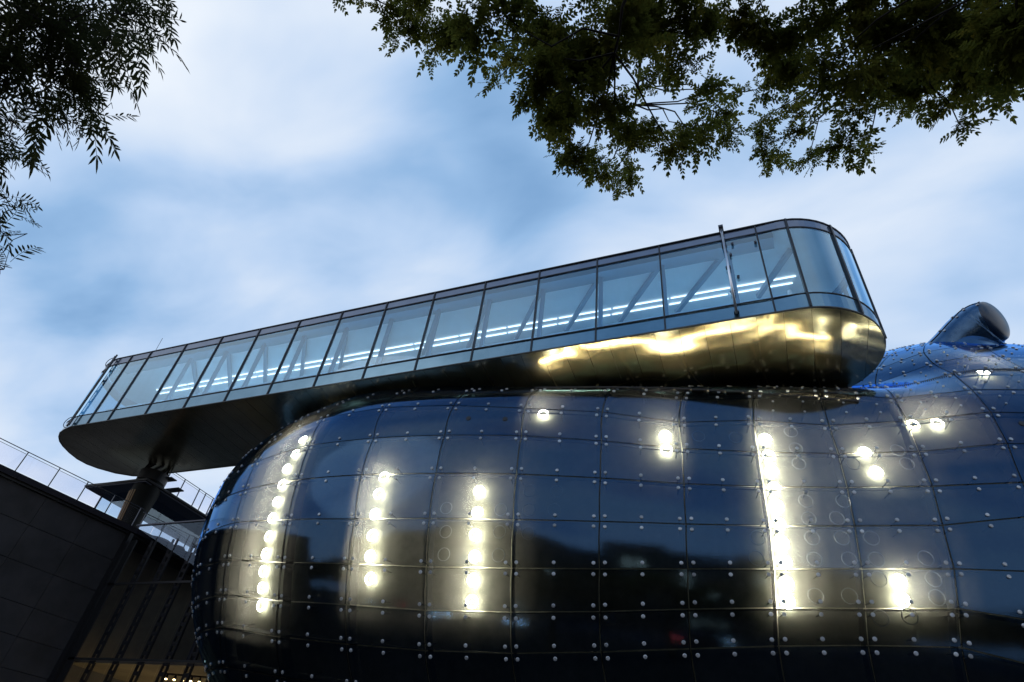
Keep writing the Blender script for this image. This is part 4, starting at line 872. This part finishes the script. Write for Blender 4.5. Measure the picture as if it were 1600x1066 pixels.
RIGHT = [[-2.69,1.56,7.84,0.221,1.3],[-2.46,1.78,7.95,0.335,1.8],[-2.13,1.88,7.85,0.349,2],[-1.49,1.62,6.71,0.283,2],[-2.9,1.99,8.31,0.176,0.9],[-2.7,2.27,8.57,0.182,0.9],[-2.03,2.17,7.76,0.159,0.9],[-1.26,1.62,6.7,0.244,2],[-1.65,2.42,7.95,0.237,1.6],[-2.0,2.78,8.48,0.195,1.2],[-1.18,2.18,7.51,0.475,3],[-1.09,2.25,6.69,0.36,3],[-1.32,2.72,6.99,0.275,2],[-1.19,2.93,7.4,0.419,3],[-1.07,3.06,6.84,0.261,2],[-1.18,4.0,8.0,0.307,1.6],[-1.05,4.45,8.46,0.297,1.4],[-0.79,4.18,8.05,0.196,1.2],[-0.88,2.36,7.16,0.452,3],[-0.74,2.54,6.69,0.304,2.5],[-0.52,2.25,7.16,0.446,3],[-0.69,3.07,7.08,0.301,2],[-0.34,2.58,8.1,0.445,2.4],[-0.03,2.54,7.9,0.36,2.4],[-0.35,3.09,7.95,0.299,1.0],[-0.46,3.58,7.67,0.269,2],[-0.22,3.28,6.91,0.238,2],[-0.06,3.91,8.29,0.312,1.2],[0.04,3.59,7.25,0.198,1.4],[-0.05,2.89,7.63,0.34,1.0],[0.16,3.21,7.66,0.291,0.9],[0.33,4.01,8.62,0.308,1.1],[0.39,4.06,8.16,0.213,1],[0.26,2.65,8.0,0.367,2],[0.58,2.67,7.56,0.312,2.2],[0.65,3.5,7.9,0.214,1],[0.69,3.85,7.92,0.189,1],[0.77,2.77,7.39,0.342,2.4],[0.95,3.19,7.7,0.405,2.6],[0.71,4.01,7.65,0.216,1.6],[0.84,4.6,8.22,0.189,1.4],[1.05,3.94,8.02,0.274,1.2],[1.16,4.6,8.03,0.22,1.7],[1.03,4.01,7.73,0.188,1.4],[1.18,2.79,7.51,0.281,2],[1.07,2.87,6.77,0.286,2.3],[1.42,2.68,7.17,0.336,2.4],[1.27,2.83,6.49,0.257,2.4],[1.37,3.56,7.09,0.255,1.6],[1.27,3.67,6.9,0.209,1.6],[1.67,4.44,7.74,0.181,1.6],[1.55,2.83,6.92,0.395,2.6],[1.76,3.48,7.43,0.371,2.4],[2.05,4.15,8.13,0.254,1.4],[1.76,2.73,6.76,0.387,2.6],[2.09,3.54,7.45,0.378,2.6],[2.12,4.01,7.65,0.208,1.4],[2.21,3.11,7.2,0.43,2.6],[2.01,3.06,6.52,0.273,2.2],[2.1,3.65,7.01,0.189,1.7],[2.15,3.76,6.85,0.13,1.6],[2.05,2.62,6.26,0.364,2.6],[2.69,3.81,7.59,0.273,1.1],[2.43,3.51,6.77,0.156,1],[2.07,2.55,5.93,0.288,2.4],[2.72,4.15,7.88,0.254,1],[2.23,2.54,6.04,0.413,2.5],[-2.89,1.22,8.2,0.426,1.5],[-2.02,1.18,7.43,0.532,2],[-1.39,1.46,7.8,0.621,2],[-0.73,1.69,7.63,0.601,2],[-0.12,2.14,8.36,0.675,2],[0.59,2.25,7.94,0.643,2],[1.23,2.32,7.48,0.613,2],[1.8,2.47,7.35,0.62,2],[2.23,2.49,6.96,0.601,2],[2.99,2.94,7.38,0.68,2],[-3.05,1.22,7.68,0.102,0.8],[2.84,3.24,6.65,0.422,2]]
tree('narrow_leaved_tree', 'dark narrow leaved tree hanging into the upper left corner', LEFT, leaf_template(7, .20, 0.062, .0135), 230, 11, M_leaf_left,
     [(-6.5, -0.8, 0), (-6.4, -0.75, 1.8), (-6.0, -0.5, 3.4), (-5.6, -0.3, 4.4)], 6, .02, .35)
tree('oval_leaved_tree', 'large green tree with oval leaflets hanging along the top right', RIGHT, leaf_template(6, .165, .047, .0225), 430, 12, M_leaf_right,
     [(1.6, -1.6, 0), (1.55, -1.5, 2.5), (1.4, -1.1, 4.6), (1.2, -.6, 6.6)], 9, .12)
